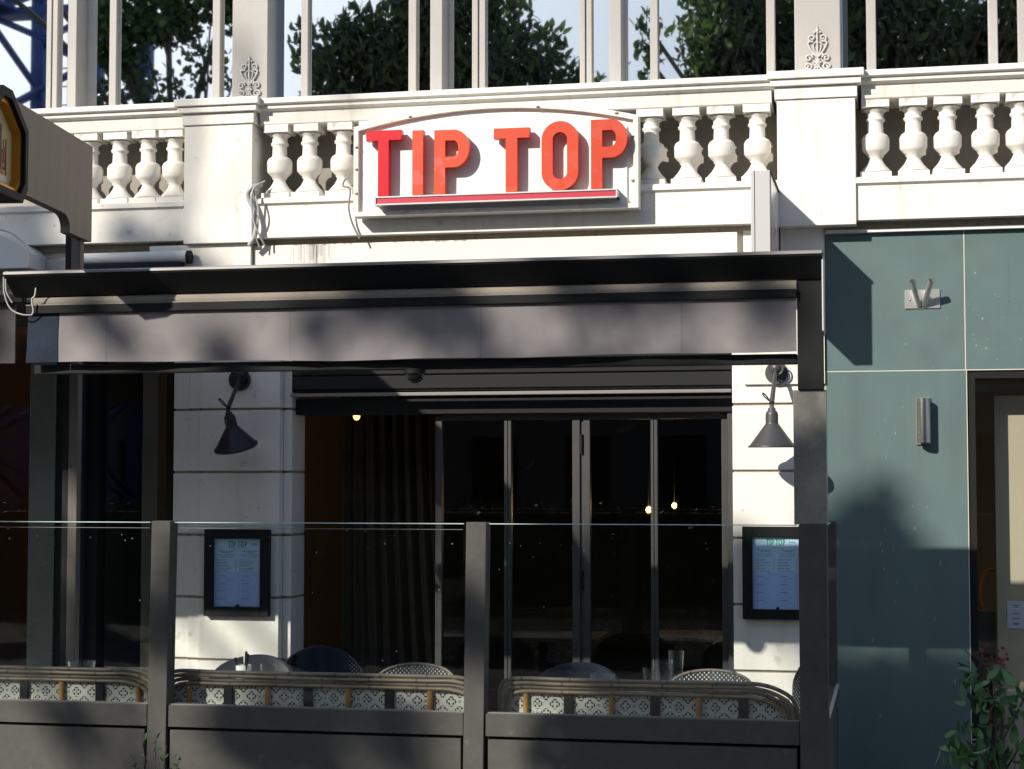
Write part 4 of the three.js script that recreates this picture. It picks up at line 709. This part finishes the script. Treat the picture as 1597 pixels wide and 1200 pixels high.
// shrub in the lower right corner and the sprig at the base
{
  seed = 31;
  const s = thing('laurel_shrub', 'leafy potted laurel shrub in front of the green shop', 'shrub');
  const lv = [], X = 0.40, Z = 3.2, st = [];
  mesh('stem', rod([X - 0.05, 0.1, Z], [X - 0.06, 0.95, Z - 0.02], 0.014, 0.008), M.bark, s);
  for (const [x, y, z, r, n] of [[0.30, 0.93, 3.2, 0.08, 46], [0.36, 0.86, 3.15, 0.09, 50], [0.47, 0.92, 3.25, 0.07, 36], [0.50, 0.80, 3.2, 0.09, 44], [0.25, 0.72, 3.25, 0.08, 44], [0.34, 0.70, 3.15, 0.09, 50], [0.22, 0.66, 3.2, 0.06, 26], [0.42, 0.62, 3.2, 0.1, 54], [0.32, 0.56, 3.25, 0.1, 54], [0.5, 0.6, 3.2, 0.1, 54], [0.28, 0.46, 3.2, 0.12, 64], [0.44, 0.44, 3.2, 0.14, 80], [0.56, 0.72, 3.2, 0.1, 50]]) { blob(lv, x - 0.01, y - 0.03, z, r * 1.1, Math.round(n * 0.6), 0.65, 1.2); st.push(tube([[X - 0.05, Math.max(0.3, y - 0.25), Z], [(x + X) / 2, y - 0.08, z], [x, y, z]], 0.004, 8, 5)); }
  mesh('branches', st, M.bark, s);
  foliage('leaves', s, 0.075, 0.032, leafMat, lv, [[0.055, 0.14, 0.045], [0.08, 0.19, 0.055], [0.04, 0.11, 0.05], [0.11, 0.22, 0.08]]);
  mesh('pot', new THREE.LatheGeometry([[0, 0], [0.15, 0], [0.2, 0.34], [0.21, 0.36], [0.18, 0.36], [0.17, 0.3], [0, 0.3]].map(([r, y]) => new THREE.Vector2(r, y)), 28).translate(X - 0.03, -0.08, Z), M.charcoal, s);
  const f = thing('red_flowers', 'red flowers in a low pot behind the shop window', 'flowers'); const fl = [];
  mesh('pot', new THREE.CylinderGeometry(0.07, 0.05, 0.75, 18).translate(0.52, 0.295, -0.2), M.roomFloor, f);
  for (let i = 0; i < 12; i++) fl.push(new THREE.IcosahedronGeometry(rr(0.007, 0.014), 1).translate(0.52 + rr(-0.07, 0.09), 0.72 + rr(-0.04, 0.05), -0.2 + rr(-0.04, 0.04)));
  mesh('petals', fl, std({ color: lin(0.5, 0.02, 0.03), roughness: 0.6 }), f);
  const p = thing('weed_sprig', 'small leafy weed growing at the foot of the charcoal post', 'plant'); const pl = [], ps = [];
  for (const [dx, h, b] of [[-0.05, 0.54, -0.03], [0.0, 0.545, 0.0], [0.04, 0.50, 0.02], [0.09, 0.46, 0.05], [-0.08, 0.44, -0.05]]) { ps.push(tube([[-3.19 + dx * 0.2, -0.08, 2.5], [-3.19 + dx * 0.6, h * 0.5, 2.52], [-3.19 + dx + b * 0.5, h, 2.52]], 0.0022, 14, 5)); for (let k = 0; k < 9; k++) { const t = 0.72 + 0.28 * k / 8; pl.push([-3.19 + dx * (0.4 + 0.6 * t) + rr(-0.015, 0.015) + b * 0.4 * t, h * t, 2.52 + rr(-0.015, 0.015), rr(0.6, 1.1)]); } }
  mesh('stems', ps, M.bark, p); foliage('leaves', p, 0.035, 0.016, leafMat, pl, [[0.05, 0.12, 0.03], [0.04, 0.1, 0.03]]);
}

// ---------------------------------------------------------------- across the road: crane mast and building (mirrored only)
{
  const c = thing('crane_mast', 'blue steel lattice crane mast mirrored in the left windows', 'crane');
  const blue = std({ map: patchy(128, 2, [0.03, 0.075, 0.24], 0.3), roughness: 0.5 }), g = [], X = -19.9, Z = 30, w = 1.45, Y1 = 16;
  for (const sx of [-1, 1]) for (const sz of [-1, 1]) g.push(B(X + sx * w - 0.17, X + sx * w + 0.17, -0.2, Y1, Z + sz * w - 0.17, Z + sz * w + 0.17));
  mesh('chords', g, blue, c);
  const d = []; for (let y = 0; y < 14.5; y += 2.6) { for (const s of [-1, 1]) { d.push(rod([X - w, y, Z + s * w], [X + w, y + 1.3, Z + s * w], 0.09, 0.09, 6), rod([X + w, y + 1.3, Z + s * w], [X - w, y + 2.6, Z + s * w], 0.09, 0.09, 6), rod([X + s * w, y, Z - w], [X + s * w, y + 1.3, Z + w], 0.09, 0.09, 6), rod([X + s * w, y + 1.3, Z + w], [X + s * w, y + 2.6, Z - w], 0.09, 0.09, 6)); } d.push(B(X - w, X + w, y - 0.08, y + 0.08, Z - w - 0.1, Z - w + 0.1)); }
  mesh('braces', d, blue, c);
  const l = []; for (let y = 0.5; y < 14.5; y += 0.45) l.push(rod([X - 0.1, y, Z - 0.7], [X + 0.4, y, Z - 0.7], 0.02, 0.02, 5)); for (const x of [X - 0.1, X + 0.4]) l.push(rod([x, -0.2, Z - 0.7], [x, 15, Z - 0.7], 0.03, 0.03, 5));
  for (let y = 8; y < 14.5; y += 0.9) l.push(new THREE.TorusGeometry(0.5, 0.025, 5, 20).rotateX(Math.PI / 2).translate(X - 1.9, y, Z - 1.4)); for (const a of [0, 1.6, 3.1, 4.7]) l.push(rod([X - 1.9 + 0.5 * Math.cos(a), -0.2, Z - 1.4 + 0.5 * Math.sin(a)], [X - 1.9 + 0.5 * Math.cos(a), 15, Z - 1.4 + 0.5 * Math.sin(a)], 0.02, 0.02, 5));
  mesh('ladder', l, M.alu, c);
  mesh('platform', [B(X - 3.4, X - 0.6, 13.0, 13.1, Z - 2.6, Z - 0.6), B(X - 3.4, X - 0.6, 12.4, 12.5, Z - 2.7, Z - 2.55)], blue, c);
  const b = thing('opposite_building', 'low pale building across the road', 'building');
  const fac = std({ map: patchy(256, 4, [0.20, 0.185, 0.165], 0.15), roughness: 0.9 });
  mesh('wall', B(-70, 30, -0.2, 7.6, 36, 44), fac, b); mesh('roof', B(-70.3, 30.3, 7.6, 7.9, 35.7, 44.3), M.charcoal, b);
  for (let i = -12; i < 15; i++) for (const y of [0.9, 4.4]) mesh('window', B(-13.4 + i * 2.5, -12.2 + i * 2.5, y, y + 2.0, 35.93, 35.99), M.blackMetal, b);
  seed = 77; const hd = thing('added_hedge', 'unseen hedge added behind the far iron fence to darken the glass reflections', 'hedge'), hl = [];  // unseen hedge, added so the windscreen glass mirrors something dark
  mesh('branches', B(-21.8, 5.8, -0.2, 1.25, 14.15, 14.75, 0.1), std({ map: patchy(128, 0.6, [0.05, 0.06, 0.03], 0.6), roughness: 1 }), hd);
  for (let i = 0; i < 9000; i++) { const top = rnd() > 0.8; hl.push([rr(-22, 6), top ? rr(1.2, 1.38) : rr(-0.15, 1.3), top ? rr(14.1, 14.8) : rr(14.02, 14.16), rr(0.7, 1.3)]); }
  foliage('leaves', hd, 0.09, 0.05, leafMat, hl, greens);
  const h = thing('iron_fence', 'black iron fence with spear finials along the far pavement', 'fence');
  for (let i = 0; i < 17; i++) { const x = -11 + i * 0.4; mesh('picket', [rod([x, -0.2, 13.6], [x, 0.82, 13.6], 0.012, 0.012, 6), new THREE.ConeGeometry(0.035, 0.14, 6).translate(x, 0.89, 13.6), B(x - 0.05, x + 0.05, 0.8, 0.825, 13.585, 13.615)], M.blackMetal, h); }
  for (const y of [0.62, 0.0]) mesh('rail', B(-11.1, -4.5, y, y + 0.03, 13.585, 13.615), M.blackMetal, h);
}
renderer.render(scene, camera);
